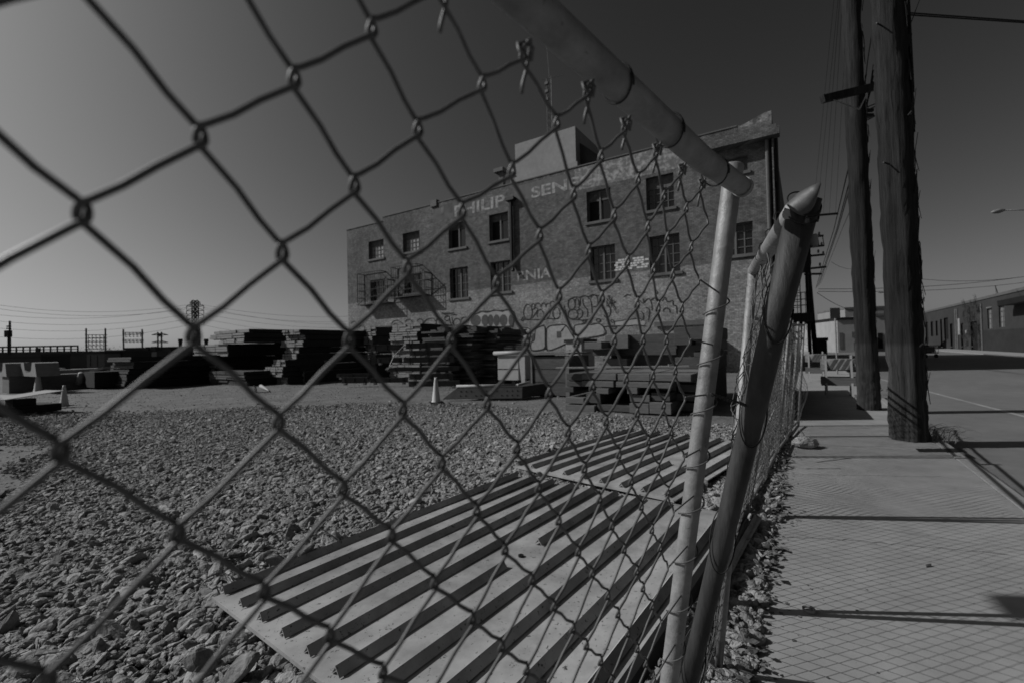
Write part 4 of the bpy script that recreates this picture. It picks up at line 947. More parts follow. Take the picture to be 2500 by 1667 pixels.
# ragged junk heaped on the dark side of that stack
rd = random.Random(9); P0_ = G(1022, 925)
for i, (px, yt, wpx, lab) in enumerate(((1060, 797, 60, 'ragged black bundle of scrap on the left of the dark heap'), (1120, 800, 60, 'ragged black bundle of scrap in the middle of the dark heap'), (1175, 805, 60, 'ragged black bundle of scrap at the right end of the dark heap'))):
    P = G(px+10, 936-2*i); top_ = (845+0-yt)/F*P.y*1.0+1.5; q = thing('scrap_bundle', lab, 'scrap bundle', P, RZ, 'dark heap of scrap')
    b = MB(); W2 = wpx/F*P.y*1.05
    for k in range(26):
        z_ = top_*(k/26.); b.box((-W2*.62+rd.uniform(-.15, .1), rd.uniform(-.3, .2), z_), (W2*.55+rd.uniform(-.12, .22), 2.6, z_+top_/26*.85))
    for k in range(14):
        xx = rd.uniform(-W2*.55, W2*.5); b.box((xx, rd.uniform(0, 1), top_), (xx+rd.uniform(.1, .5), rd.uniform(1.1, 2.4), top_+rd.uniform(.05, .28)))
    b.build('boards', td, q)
# steel beams on bearers (I-sections)
def ibeam(label, x0, x1, yt, yb, ybase, az=97, m='steel', z0=None, group='steel beams stacked before the dark heap'):
    Yd = 1722/(ybase-853.)
    A = D(x0, yb, Yd); B = D(x1, yb, Yd); h = (yb-yt)/F*Yd; dr_ = Vector((math.sin(R(az)), math.cos(R(az)), 0)); Lg = (B-A).length
    A.z = max(A.z, .05); q = thing('steel_beam', label, 'steel beam', A, R(90-az), group); b = MB()
    fw = h*.45
    b.box((0, -fw/2, 0), (Lg, fw/2, h*.07)); b.box((0, -fw/2, h*.93), (Lg, fw/2, h)); b.box((0, -.006, h*.071), (Lg, .006, h*.929)); b.build('beam_body', M[m], q)
    b = MB()
    for f in (.12, .5, .88): b.box((Lg*f, -fw/2+.01, h*.072), (Lg*f+.012, fw/2-.01, h*.928))
    b.build('stiffener', M[m], q)
    b = MB()
    for f in (.1, .86): b.box((Lg*f, -fw*.9, -.085), (Lg*f+.10, fw*.9, -.002))
    b.build('bearer', tl, q); return q
bm_ = [('topmost beam at the left, its top flange shining', 907, 988, 842, 857, 935), ('topmost beam at the right, butted to the shining one', 991, 1092, 838, 852, 935), ('second beam down, short, below the topmost right one', 1001, 1088, 856, 868, 938),
 ('long beam at mid height, left piece', 920, 985, 873, 886, 937), ('long beam at mid height, right piece', 985, 1112, 872, 886, 939), ('dark beam low in the pile above the bottom one', 945, 1125, 897, 907, 938), ('second lowest beam just left of and behind the cone', 1000, 1108, 912, 926, 942),
 ('lowest beam lying on the dirt behind the cone', 998, 1125, 930, 943, 946), ('flat beam at the far left foot of the pile', 905, 1000, 922, 934, 937), ('low beam running left from the pile', 822, 905, 912, 921, 936), ('dark plate girder lying at the left end of the pile', 835, 900, 921, 935, 937)]
for q in bm_: ibeam('steel '+q[0], *q[1:])
# loose wire dangling from the top beam
b = MB(); pts = [D(985, 845, 20.5), D(962, 868, 20.2), D(950, 895, 20), D(941, 902, 19.8)]; b.tube(pts, .018, 5); b.tube([D(975, 888, 20.1), D(958, 892, 20), D(944, 904, 19.8)], .018, 5); tag(b.build('hanging_cable', M['galv'], off=pts[0]), 'pale cable dangling over the middle of the steel beams', 'cable')
# perforated channel with two pipes lying on it
P = G(1118, 972); P.z = 0; q = thing('perforated_channel', 'low perforated steel channel lying on the dirt right of the cone', 'steel channel', P, R(-6)); Yd = P.y; Lg = 155/F*Yd
b = MB(); b.prism([(0-.45, -.25, .02), (Lg, -.25, .02), (Lg+.55, .45, .12), (Lg+.5, .5, .42), (.1, .3, .36)], (0, 0, 1), .03)
b = MB(); b.poly([(-.42, -.3, .02), (Lg+.05, -.3, .02), (Lg+.05, -.12, .34), (0, -.12, .34)]); b.poly([(0, -.12, .34), (Lg+.05, -.12, .34), (Lg+.75, .75, .36), (.3, .75, .36)]); b.poly([(Lg+.05, -.3, .02), (Lg+.75, .55, .06), (Lg+.75, .75, .36), (Lg+.05, -.12, .34)])
o = b.build('channel', M['steel'], q); sm = o.modifiers.new('s', 'SOLIDIFY'); sm.thickness = .02
b = MB()
for k in range(12):
    for zz in (.11, .24):
        if (k*7+int(zz*100)) % 5: xx = .15+k*Lg/12.5; yy = -.3+(zz-.02)/.32*.18-.012; b.lathe([(.02, 0), (.0001, .0)], 8, (0, 0, 0)) if False else b.box((xx-.018, yy-.004, zz-.018), (xx+.018, yy+.002, zz+.018))
b.build('bolt_hole', M['dark'], q)
for (x0, y0, x1, y1, lb) in ((1114, 943, 1258, 948, 'pale pipe lying along the perforated channel right of the cone'), (1264, 949, 1294, 932, 'short pale pipe angled at the right end of the perforated channel')):
    p = D(x0, y0, P.y-.02); c = D(x1, y1, P.y-.02 if x0 < 1200 else P.y+1.); p.z = max(p.z, .37); c.z = max(c.z, .37); b = MB(); b.tube([p, c], .055, 14); tag(b.build('pale_pipe', M['steelw'], off=p, smooth=True), lb, 'pipe')
# concrete block, dirt ramp
q, P = syd('concrete_hopper', 'pale panelled steel bin with a rolled rim beside the dark plywood crate', 'bin', 1283, 938)
a = ext(P, 1209, 862); c = ext(P, 1283, 936); w0, h0 = a[0], a[1]
b = MB(); b.box((w0+.12, 0, .25), (-.35, 1.5, h0-.1)); b.box((w0+.2, -.01, .25), (-.4, -.002, .3)); b.build('body', M['steelw'], q)
b = MB(); b.tube([(w0, -.05, h0), (.05, -.05, h0+.02)], .09, 12); b.tube([(w0, -.05, h0), (w0, 1.6, h0)], .09, 12); b.build('rim', M['steelw'], q, smooth=True)
b = MB(); b.box((w0+.12, -.014, h0*.5), (-.35, -.004, h0*.5+.03)); b.build('seam', M['dark'], q)
b = MB(); b.prism([(-.3, -.04, h0-.1), (.02, -.04, h0-.1), (.0, -.04, .04), (-.16, -.04, .04)], (0, 1, 0), .12); b.build('end_fin', M['steelw'], q)
b = MB(); b.box((w0+.2, .1, 0), (w0+.35, 1.3, .25)); b.box((-.75, .1, 0), (-.6, 1.3, .25)); b.build('skid', M['steel'], q)
q, P = syd('plywood_crate', 'large dark plywood crate with battens and a loose board on its lid', 'crate', 1390, 966)
a = ext(P, 1300, 866); w0, h0 = a[0], a[1]
b = MB()
for k in range(3): b.box((w0, 0, .06+(h0-.1)*k/3), (0, 1.6, .06+(h0-.1)*(k+1)/3-.02))
b.build('planks', td, q)
b = MB(); b.box((w0-.06, -.05, .02), (w0+.0, 1.62, h0-.03)); b.box((w0-.3, .4, .02), (w0-.07, 1.5, h0-.02)); b.box((-.1, -.045, .02), (.03, -.002, h0-.03)); b.build('batten', M['timber'], q)
b = MB(); b.box((w0-.35, -.08, h0), (.04, 1.7, h0+.05)); b.build('lid', M['timber'], q); b = MB(); b.bar((w0-.1, .1, h0+.08), (-.1, .35, h0+.12), .25, .03); b.build('loose_board', tl, q)
q, P = syd('white_tank', 'small pale steel tank with a dark lid behind the plywood crate', 'tank', 1422, 950)
a = ext(P, 1381, 829); c = ext(P, 1422, 862); b = MB(); b.box((a[0], 0, .5), (0, 1.2, a[1]-.12)); b.build('body', M['steelw'], q); b = MB(); b.box((a[0]-.05, -.05, a[1]-.11), (.1, 1.25, a[1])); b.build('lid', M['black'], q)
b = MB(); b.box((a[0]+.1, .1, 0), (-.1, 1.1, .5)); b.build('stand', M['steel'], q)
q, P = syd('pale_box', 'small pale box standing between the plywood crate and the timber pile', 'box', 1434, 948)
a = ext(P, 1417, 881); b = MB(); b.box((a[0], 0, 0), (0, .5, a[1]), taper=.97); b.build('body', M['steelw'], q, bevel=.01); b = MB(); b.box((a[0]+.05, .1, a[1]+.001), (-.05, .4, a[1]+.12)); b.build('handle', M['galv'], q)
# big timber pile at right: individual baulks
def baulk(label, P, x0, x1, z0, z1, y0, y1, m=tb, group='heavy timbers of the near pile', rz=0):
    q = MB(); q.box((x0, y0, z0), (x1, y1, z1)); O = P+T*((x0+x1)/2)+S*y0+Z*z0
    o = q.build('timber_baulk', m, bevel=.008)
    for v in o.data.vertices: v.co -= Vector(((x0+x1)/2, y0, z0))
    o.location = O; o.rotation_euler = (0, 0, RZ+rz); tag(o, label, 'timber', group); return o
P = G(1600, 1008); P.z = yardz(P)-.02
def bx(x0, x1, yt, yb, dep, lab, y0=0., m=tb, rz=0):
    a = ext(P, x0, yt); c = ext(P, x1, yb); baulk(lab, P, a[0], c[0], max(.0, c[1]), a[1], y0, y0+dep, m, rz=rz)
W_ = 'in the near timber pile'
rowsL = [('bottom course', 1385, 1456, 985, 1005), ('bottom course', 1458, 1540, 986, 1006), ('bottom course', 1541, 1588, 982, 1008), ('bottom course', 1589, 1642, 980, 1010),
 ('second course', 1385, 1430, 968, 984), ('second course', 1431, 1466, 960, 984), ('second course', 1540, 1588, 962, 981), ('second course', 1590, 1636, 958, 979), 
 ('third course', 1380, 1400, 944, 957), ('third course', 1460, 1490, 946, 960), ('third course', 1535, 1560, 944, 960),
 ('fourth course', 1383, 1422, 930, 943), ('fourth course', 1423, 1500, 928, 944), ('fourth course', 1508, 1588, 930, 945), ('fourth course', 1592, 1640, 932, 947),
 ('fifth course', 1383, 1422, 911, 928), ('fifth course', 1423, 1506, 910, 927), ('fifth course', 1510, 1588, 911, 929), ('fifth course', 1592, 1690, 912, 930)]
pos = {}
for c_, x0, x1, yt, yb in rowsL:
    pos[c_] = pos.get(c_, 0)+1
    bx(x0, x1, yt, yb, 2.2 if c_ != 'third course' else 1.8, '%s timber from the left, %s %s' % (['first', 'second', 'third', 'fourth'][pos[c_]-1], c_, W_), m=tb if (x0 % 3) else M['timberd'], y0=-.06*((x0*7) % 3))
# right-hand pile behind the post
P = G(1700, 1004); P.z = yardz(P)-.02
for i, (x0, x1, yt, yb) in enumerate(((1612, 1700, 980, 1004), (1618, 1700, 958, 979), (1608, 1650, 935, 957), (1655, 1700, 937, 957), (1600, 1700, 915, 934))):
    bx(x0, x1, yt, yb, 2.4, '%s timber in the pile right of the near timber pile' % ['lowest', 'second', 'third left', 'third right', 'topmost'][i])
# board across the top
p = D(1358, 882, 11.4); c = D(1682, 907, 10.6); p.z = c.z = 1.03; b = MB(); b.bar(p, c, .22, .035); tag(b.build('pale_board', tl, off=p), 'long thin pale board lying across the top of the near timber pile', 'board')
b = MB(); cc = D(1632, 900, 10.7); cc.z = 1.05; b.bar(cc, cc+Vector((.12, 0, 0)), .05, .08); b.bar(cc+Vector((.1, 0, .03)), cc+Vector((.26, 0, .03)), .04, .02); tag(b.build('clamp', M['galv'], off=cc), 'small metal clamp lying on the pale board over the timber pile', 'clamp')
# upper stack standing behind, on the lower pile
P = G(1645, 985); P.z = yardz(P)
for i, (x0, x1, yt, yb, y0, m) in enumerate(((1466, 1525, 876, 899, .2, tb), (1470, 1640, 866, 896, .7, td), (1444, 1500, 853, 867, .1, td), (1500, 1640, 851, 866, .5, td), (1437, 1478, 835, 850, -.3, tb), (1480, 1525, 835, 850, .3, tb), (1525, 1642, 835, 850, .5, td), (1467, 1525, 819, 834, .3, tb), (1525, 1643, 817, 834, .5, td))):
    a = ext(P, x0, yt); c = ext(P, x1, yb)
    baulk('%s timber counted upward in the dark stack behind the near timber pile' % ['first', 'second', 'third', 'fourth', 'fifth', 'sixth', 'seventh', 'eighth', 'topmost'][i], P, a[0], c[0], c[1]-.01, a[1], y0, y0+2.4, m, 'timbers of the dark stack')
a = ext(P, 1466, 905); baulk('wide base timber carrying the dark stack behind the near timber pile', P, a[0], 0., 0, ext(P, 1500, 898)[1], .4, 2.6, td, 'timbers of the dark stack')
P = G(1740, 985); P.z = yardz(P)
for i, (x0, x1, yt, yb) in enumerate(((1648, 1740, 872, 905), (1646, 1692, 858, 871), (1694, 1742, 860, 871), (1645, 1742, 843, 857), (1645, 1688, 830, 842), (1692, 1740, 828, 842), (1645, 1742, 800, 828))):
    a = ext(P, x0, yt); c = ext(P, x1, yb); baulk('%s timber counted upward in the tall stack behind the leaning post' % ['first', 'second', 'third', 'fourth', 'fifth', 'sixth', 'topmost'][i], P, a[0], c[0], c[1], a[1], .3*(i % 2), 2.6, tb if i % 2 else td, 'timbers of the stack behind the post')
a = ext(P, 1648, 905); baulk('wide base timber carrying the tall stack behind the leaning post', P, a[0], 0., 0, a[1]-.01, .3, 2.6, td, 'timbers of the stack behind the post')
# traffic cones
def cone(px, yb, h, label):
    P = G(px, yb); q = thing('traffic_cone', label, 'traffic cone', P, R(20), 'traffic cones on the dirt'); b = MB()
    b.lathe([(.135*h/.71, .025), (.118*h/.71, .06), (.045*h/.71, h*.9), (.036*h/.71, h), (.028*h/.71, h), (.03*h/.71, h*.9)], 28); b.build('cone_body', M['cone'], q, smooth=True)
    k = .19*h/.71; b = MB(); b.box((-k, -k, 0), (k, k, .028)); b.build('cone_base', M['rubber'], q, bevel=.006)
cone(1065, 982, .74, 'tall pale traffic cone standing alone on the dirt before the steel beams'); cone(157, 991, .68, 'pale traffic cone standing alone on the dirt at far left'); cone(93, 956, .95, 'pale traffic cone partly hidden beside the concrete barrier end')
# hose / white scrap on ground
p = G(637, 942); b = MB(); b.tube([p, G(648, 948), G(657, 954)], [.09, .06, .02], 8); tag(b.build('white_scrap', M['steelw'], off=p, smooth=True), 'small white curved scrap lying on the dirt before the left stacks', 'scrap')
p = G(622, 955); b = MB(); b.tube([G(620, 940), p, G(635, 957), G(655, 957)], .02, 5); tag(b.build('rope_loop', M['cable'], off=p), 'dark bent rope lying beside the white scrap', 'rope')
# far-left concrete pieces
q, P = syd('concrete_trough', 'low dark trough with a pale end standing behind the lone left cone', 'trough', 126, 950)
a = ext(P, 112, 923); b = MB(); b.box((a[0], 0, 0), (0, 5.2, a[1])); b.build('body', M['rubber'], q); b = MB(); b.box((a[0]-.05, -.12, 0), (.04, -.01, a[1]+.08)); b.build('end_panel', M['conc'], q); b = MB(); b.box((a[0]-.04, -.02, a[1]+.002), (.04, 5.3, a[1]+.09)); b.build('rim', M['conc'], q)
q, P = syd('concrete_barrier', 'dark concrete block with two pale notched saddles on top at the left edge', 'barrier', 22, 957)
a = ext(P, 8, 918); b = MB(); b.box((a[0]-.2, 0, 0), (0, 6.5, a[1])); b.build('block', M['timber'], q)
for k, (x0, x1) in enumerate(((-6, 20), (22, 54))):
    c0 = ext(P, x0, 886); c1 = ext(P, x1, 916); w2 = c1[0]-c0[0]; b = MB(); pr = []
    for u, z_ in ((-.12, 0), (1.12, 0), (1., .95), (.92, 1), (.80, 1), (.74, .45), (.62, .25), (.38, .25), (.26, .45), (.2, 1), (.08, 1), (0, .95)): pr.append((c0[0]+u*w2, -.1+.5*(k == 1), a[1]+.01+z_*(c0[1]-a[1])))
    b.prism(pr, (0, 1, 0), .8); b.build('saddle', M['conc'], q)
q, P = syd('box_trailer', 'dark low steel box with a white curved chute at its end', 'box', 205, 946)
a = ext(P, 206, 905); b = MB(); b.box((0, 0, .1), (1.6, 3.5, a[1]*.95)); b.build('body', M['rubber'], q); b = MB(); b.tube([(-.05, -.1, a[1]*.9), (-.2, -.1, a[1]*.6), (-.3, -.1, .25)], [.1, .14, .18], 8); b.build('chute', M['steelw'], q, smooth=True)
p = G(150, 930); c = G(275, 924); p = D(105, 912, 24); c = D(268, 904, 28); b = MB(); b.bar(p, c, .9, .35); tag(b.build('concrete_slab', M['conc'], off=p), 'long pale precast slab lying behind the cones at left', 'slab')
p = D(235, 905, 25); c = D(268, 897, 25); b = MB(); b.bar(p, c, .8, .12); tag(b.build('tilted_slab', M['steelw'], off=p), 'short pale tilted sheet on the end of the long slab', 'sheet')
p = G(75, 930); b = MB(); b.box((0, 0, 0), (1.6, 1.2, 1.0)); o = b.build('pale_cabinet', M['steelw'], bevel=.02); o.location = D(72, 920, 27); o.location.z = 0; o.rotation_euler = (0, 0, RZ); tag(o, 'pale cabinet standing behind the notched concrete saddles', 'cabinet')
# steel sheet on blocks at the left edge
P = G(30, 1010); q = thing('sheet_on_blocks', 'tilted pale steel sheet resting on a stub over dark blocks at the left edge', 'steel sheet', P, R(-20))
b = MB(); b.box((-.7, -.5, 0), (.45, .9, .22)); b.box((-.95, -.3, .0), (.6, .5, .14)); b.build('blocks', M['rubber'], q); b = MB(); b.box((-.12, -.1, .22), (.28, .4, .42)); b.build('stub', M['rubber'], q)
o = MB(); o.prism([(-.35, -.45, .43), (.45, -.4, .43), (.9, .75, .60), (-.05, .75, .6)], Z, .02); o.build('sheet', M['steelw'], q)
o = MB(); o.prism([(-1.3, -.45, .45), (-.45, -.45, .43), (-.2, .2, .50), (-1.2, .2, .5)], Z, .02); o.build('sheet', M['steelw'], q)

# ------------------------------------------------------------------ wooden utility poles on the pavement edge
def wpole(name, label, pts, rad, seed, nsec=26, slabs=()):
    O = Vector((pts[0].x, pts[0].y, 0)); q = thing(name, label, 'utility pole', O, 0, 'wooden utility poles on the pavement'); b = MB(); n = 28; L_ = len(pts)-1; P_ = []
    for k in range(nsec*5):
        u = k/(nsec*5-1)*L_; i = min(int(u), L_-1); P_.append((pts[i].lerp(pts[i+1], u-i), rad[i]+(rad[i+1]-rad[i])*(u-i)))
    for c_, r_ in P_:
        for a_ in range(n):
            t_ = 2*math.pi*a_/n; gr = .034*noise.noise(Vector((math.cos(t_)*6+seed, math.sin(t_)*5, c_.z*.35)))+.012*noise.noise(Vector((math.cos(t_)*11+seed, math.sin(t_)*11, c_.z*1.2)))+.026*noise.noise(Vector((math.cos(t_)*1.2, math.sin(t_)*1.2+seed, c_.z*2.6)))+.02*noise.noise(Vector((math.cos(t_)*3, math.sin(t_)*3+seed, c_.z*7)))
            b.v.append(c_+Vector((math.cos(t_), math.sin(t_), 0))*(r_+gr))
    for k in range(len(P_)-1):
        for a_ in range(n): i = k*n+a_; j = k*n+(a_+1) % n; b.f.append((i, j, j+n, i+n))
    b.build('pole_shaft', M['pole'], q, O, smooth=True)
    return q, O
pB0 = G(2222, 1072); tB = D(2168, 0, 6.95); dB = tB-pB0; pB1 = pB0+dB*1.75
qB, OB = wpole('utility_pole', 'nearest splintered wooden utility pole, thickest, weeds at its foot', [pB0-Z*.1, pB0+dB*.10, tB, pB1], [.235, .215, .205, .17], 3)
pA0 = G(2122, 999); tA = D(2077, 0, 10.2); dA = tA-pA0; pA1 = pA0+dA*1.5
qA, OA = wpole('utility_pole', 'second wooden utility pole just beyond the nearest, carrying a single crossarm', [pA0-Z*.1, pA0+dA*.1, tA, pA1], [.215, .20, .175, .15], 8)
# splinters and bark strips
rd = random.Random(2)
def splinters(q, O, base, d, r, n, zmin=.05, zmax=1.):
    b = MB()
    for k in range(n):
        u = rd.uniform(zmin, zmax); a_ = rd.uniform(-1.2, .6); c_ = base+d*u; o_ = Vector((math.cos(a_), math.sin(a_), 0)); L_ = rd.uniform(.08, .4)
        p = c_+o_*(r+.005); e_ = p+Z*L_*rd.choice((-1, 1))+o_*rd.uniform(.0, .045); w_ = rd.uniform(.006, .03); s_ = Vector((-o_.y, o_.x, 0))
        b.prism([p-s_*w_, p+s_*w_, e_+s_*w_*.3, e_-s_*w_*.3], o_, .006)
    return b.build('splinter', M['pole'], q, O)
splinters(qB, OB, pB0, dB, .215, 130); splinters(qA, OA, pA0, dA, .19, 50)
# pale band where the sheathing stops: conduit boards on the shaded side of the near pole
b = MB()
for (u0, u1, off_) in ((.78, .99, .235), (.70, .80, .22), (.36, .43, .215)):
    c0 = pB0+dB*u0; c1 = pB0+dB*u1; e_ = Vector((.97, -.2, 0)); b = MB(); b.bar(c0+e_*off_, c1+e_*off_, .12, .05, up=e_); b.build('cable_guard', M['black'], qB, OB)
b = MB()
for u in (.62, .93): c_ = pB0+dB*u; b.tube([c_+Vector((-.19, -.1, 0)), c_+Vector((-.33, -.16, .01))], .012, 6); 
for u in (.21, .72): c_ = pB0+dB*u; b.tube([c_+Vector((.02, -.22, 0)), c_+Vector((.05, -.25, .05))], .012, 6)
b.build('step_bolt', M['black'], qB, OB)
# crossarm, braces and hardware of the second pole
a_ = D(2008, 243, 9.72); c_ = D(2136, 212, 9.95); b = MB(); b.bar(a_, c_, .11, .15); b.build('crossarm', M['pole'], qA, OA)
b = MB(); m0 = D(2098, 268, 9.84); b.tube([D(2036, 245, 9.70), m0], .014, 6); b.tube([m0, D(2116, 232, 9.8)], .014, 6); b.build('brace', M['galv'], qA, OA)
b = MB()
for k, (x, y) in enumerate(((2128, 258), (2124, 266), (2130, 285), (2122, 290))): b.bar(D(2112, y+6, 10.15), D(x+14, y-6, 10.5), .025, .025)
for k in range(6): b.box(tuple(D(2116+(k % 3)*6, 270+(k//3)*12, 10.1)-Vector((.03, .03, .03))), tuple(D(2116+(k % 3)*6, 270+(k//3)*12, 10.1)+Vector((.03, .03, .03))))
b.build('bracket', M['black'], qA, OA)
# weeds at the pole foot
b = MB(); rd = random.Random(6)
for k in range(60):
    a_ = rd.uniform(-1.0, .9); p = pB0+Vector((math.cos(a_), math.sin(a_), 0))*rd.uniform(.22, .5); h = rd.uniform(.08, .3); l_ = Vector((rd.uniform(-.05, .3), rd.uniform(-.15, .15), 0))
    b.tube([p, p+Z*h*.6+l_*.3, p+Z*h*.8+l_, p+Z*h*.55+l_*1.5], [.004, .003, .002, .001], 4)
tag(b.build('dry_weed', M['timber'], off=pB0), 'tuft of dry wiry weeds at the foot of the nearest utility pole', 'weed')
b = MB()
p0 = G(2150, 955); 
for k in range(7): p = p0+Vector((rd.uniform(-.4, .5), rd.uniform(-.3, .3), 0)); b.tube([p, p+Z*rd.uniform(.04, .12), p+Vector((rd.uniform(.1, .3), 0, rd.uniform(.03, .1)))], .02, 5)
tag(b.build('kerb_litter', M['leaf'], off=p0), 'scrap of dark litter by the kerb between the two near poles', 'litter')

# ---- overhead cables
def cable(label, pts, r, sag=0., m='cable', n=14, name='overhead_cable', group='overhead cables'):
    P_ = []
    for p, q in zip(pts[:-1], pts[1:]):
        for k in range(n): u = k/n; P_.append(p.lerp(q, u)-Z*sag*4*u*(1-u))
    P_.append(pts[-1]); b = MB(); b.tube(P_, r, 5, cap=False); return tag(b.build(name, M[m], off=pts[0]), label, 'cable', group)
pC0 = G(1992, 884); YC = 33.
for i, (y0, y1, dx) in enumerate(((31, 52, 0), (36, 56, 2))):
    p = D(2205, y0, 7.); q = p+(D(2500, y1, 7.6)-p)*2.4
    cable('%s of the twin cables crossing the street from the nearest pole top' % ('upper', 'lower')[i], [p, q], .011)
cable('thin cable slanting up right of the nearest pole top', [D(2217, 76, 7.), D(2245, 0, 6.6), D(2262, -50, 6.2)], .006)
tr = [(1985, 700), (1990, 706), (1996, 700)]
for i, (x0, y0, x1, y1, lb) in enumerate(((2075, 395, 2036, 560, 'thick drop cable at left'), (2080, 420, 2045, 560, 'thick drop cable in the middle'), (2084, 425, 2050, 560, 'thick drop cable at right'), (2082, 500, 2062, 560, 'thin drop cable'))):
    top_ = D(x0, y0, 10.3); cable(lb+' running from the second pole to the distant transformer pole', [D(2132, 200-i*14, 10.3), top_.lerp(D(2132, 200-i*14, 10.3), 0), top_, D(x1-i*2, y1, 18), D(1992+i*4, 704-i*4, 31)], .014 if i < 3 else .008, n=6)
cable('cable looping from the second pole top toward the nearest pole', [D(2112, 205, 10.3), D(2118, 150, 9.6), D(2132, 60, 8.6), D(2140, -20, 8)], .012)
for i, (x0, x1) in enumerate(((2050, 2010), (2057, 2025), (2070, 2040), (2046, 1995), (2036, 1985))):
    cable('faint high wire %s of the fan left of the second pole' % ['first', 'second', 'third', 'fourth', 'fifth'][i], [D(x0, 0, 14+i), D(x1, 520, 30)], .006, n=4)
for i, (a_, c_, Y_) in enumerate((((1998, 706, 31), (2500, 676, 40), 0), ((1998, 712, 31), (2500, 690, 44), 0), ((2236, 680, 40), (2500, 676, 38), 0), ((1995, 715, 32), (2105, 762, 40), 0), ((2030, 640, 50), (2090, 656, 50), 0))):
    cable('long wire %s across the street sky behind the wooden poles' % ['topmost', 'second', 'third, short,', 'fourth, sagging,', 'fifth, faint,'][i], [D(*a_), D(*c_)], .018, sag=.3, n=10)
# distant transformer pole beside the warehouse
Y_ = 33.; q = thing('transformer_pole', 'distant leaning utility pole with crossarms and pale transformers beside the warehouse', 'utility pole', D(1992, 868, Y_)*1); OC = Vector((q.location.x, q.location.y, 0)); q.location = OC
b = MB(); b.tube([OC, D(1966, 560, Y_), D(1961, 510, Y_)], [.16, .13, .11], 10); b.build('pole_shaft', M['black'], q, OC, smooth=True)
b = MB(); b.tube([D(1978, 868, Y_-1.5)*1, D(1968, 640, Y_-1.5)], [.12, .10], 8); b.build('guy_stub', M['black'], q, OC)
for i, (x0, y0, x1, y1) in enumerate(((1975, 528, 2045, 522), (1955, 583, 2009, 576), (1942, 608, 2011, 600), (1932, 630, 2012, 622), (1925, 645, 1972, 641), (1940, 660, 2016, 652), (1965, 670, 2004, 669))):
    b = MB(); b.bar(D(x0, y0, Y_-.2), D(x1, y1, Y_+.4), .12, .14); b.build('crossarm', M['black'], q, OC)
for (x, y) in ((1961, 606), (1988, 602), (1946, 606)):
    p = D(x, y, Y_-.6); b = MB(); b.lathe([(.0001, 0), (.24, .0), (.26, .1), (.26, .75), (.2, .86), (.0001, .88)], 14, p); b.build('transformer', M['steelw'], q, OC, smooth=True)
b = MB()
for (x, y) in ((2000, 575), (2006, 600), (2010, 622), (1998, 618), (2002, 650), (1950, 600)): p = D(x, y, Y_); b.lathe([(.05, 0), (.08, .05), (.05, .1), (.08, .15), (.03, .25)], 8, p)
b.build('insulator', M['galv'], q, OC)
b = MB()
for (x, y0, y1) in ((1972, 640, 860), (1966, 560, 610), (2008, 576, 600), (1996, 576, 602), (1950, 640, 665), (1942, 612, 632)): b.tube([D(x, y0, Y_-.4), D(x+4, y1, Y_-.4)], .03, 5)
b.build('riser', M['black'], q, OC)
# far poles down the street
for i, (x, y0, Y_, lb) in enumerate(((2164, 700, 75, 'thin distant pole seen between the two near wooden poles'), (1958+60, 790, 120, 'first faint far pole down the street'), (2000+25, 786, 150, 'second faint far pole down the street'), (1912+100, 800, 170, 'third faint far pole down the street'), (2186, 770, 90, 'short distant pole left of the nearest pole'))):
    base = G(x, 835, 0) if False else D(x+2, 848, Y_); base.z = 0; q = thing('distant_pole', lb, 'utility pole', base, 0, 'far utility poles down the street')
    tp = D(x-3, y0, Y_); b = MB(); b.tube([base, tp], [.2, .13], 6); b.build('pole_shaft', M['black'], q, base)
    b = MB(); b.bar(tp-Z*1.+Vector((-1.1, 0, 0)), tp-Z*1.+Vector((1.1, 0, 0)), .12, .12); b.build('crossarm', M['black'], q, base)
# street lamp arm at the right edge
Y_ = 30; base = D(2560, 860, Y_); base.z = 0; q = thing('street_lamp', 'pale cobra-head street lamp reaching in from the right edge', 'street lamp', base)
b = MB(); b.tube([base, D(2556, 560, Y_), D(2545, 525, Y_), D(2510, 513, Y_), D(2450, 514, Y_)], [.1, .07, .05, .04, .035], 8); b.build('lamp_arm', M['galv'], q, base, smooth=True)
b = MB(); p = D(2452, 514, Y_); e_ = D(2420, 519, Y_); b.tube([p, p.lerp(e_, .4), p.lerp(e_, .75), e_], [.07, .15, .12, .03], 10); b.build('lamp_head', M['galv'], q, base, smooth=True)

# ------------------------------------------------------------------ street furniture beyond the fence
def barricade(label, xa_, xb_, ytop, ybase, group='barricades on the pavement'):
    Y0 = G(xa_, ybase).y; A = G(xa_, ybase); B = PL(xb_, ybase-4, A, S); B.z = 0; O = A.copy(); q = thing('barricade', label, 'barricade', O, 0, group)
    hh = (ybase-ytop)/F*Y0; d = (B-A).normalized(); nrm = Vector((-d.y, d.x, 0))
    for P_ in (A, B):
        for sg in (-1, 1):
            b = MB(); b.bar(P_+nrm*sg*.38, P_+Z*(hh+.12)+nrm*sg*.03, .05, .03, up=nrm); b.build('leg', M['timberl'] if sg < 0 else M['timber'], q, O)
    for sg in (-1, 1):
        b = MB(); b.bar(A-d*.12+Z*(hh-.12)+nrm*sg*.07, B+d*.12+Z*(hh-.12)+nrm*sg*.07, .03, .30); b.build('board', M['streak'], q, O)
    for sg in (-1, 1):
        b = MB(); b.bar(A-d*.12+Z*(hh*.42)+nrm*sg*.26, B+d*.12+Z*(hh*.42)+nrm*sg*.26, .03, .22); b.build('lower_board', M['timber'], q, O)
    for k in range(4):
        c_ = A.lerp(B, (k+.3)/4)+Z*(hh-.27)-nrm*.088; b = MB(); b.prism([c_, c_+d*.09, c_+d*.25+Z*.29, c_+d*.16+Z*.29], -nrm, .003); b.build('stripe', M['timberd'], q, O)
    return q
barricade('striped wooden barricade standing on the pavement left of the second pole', 2018, 2080, 878, 966)
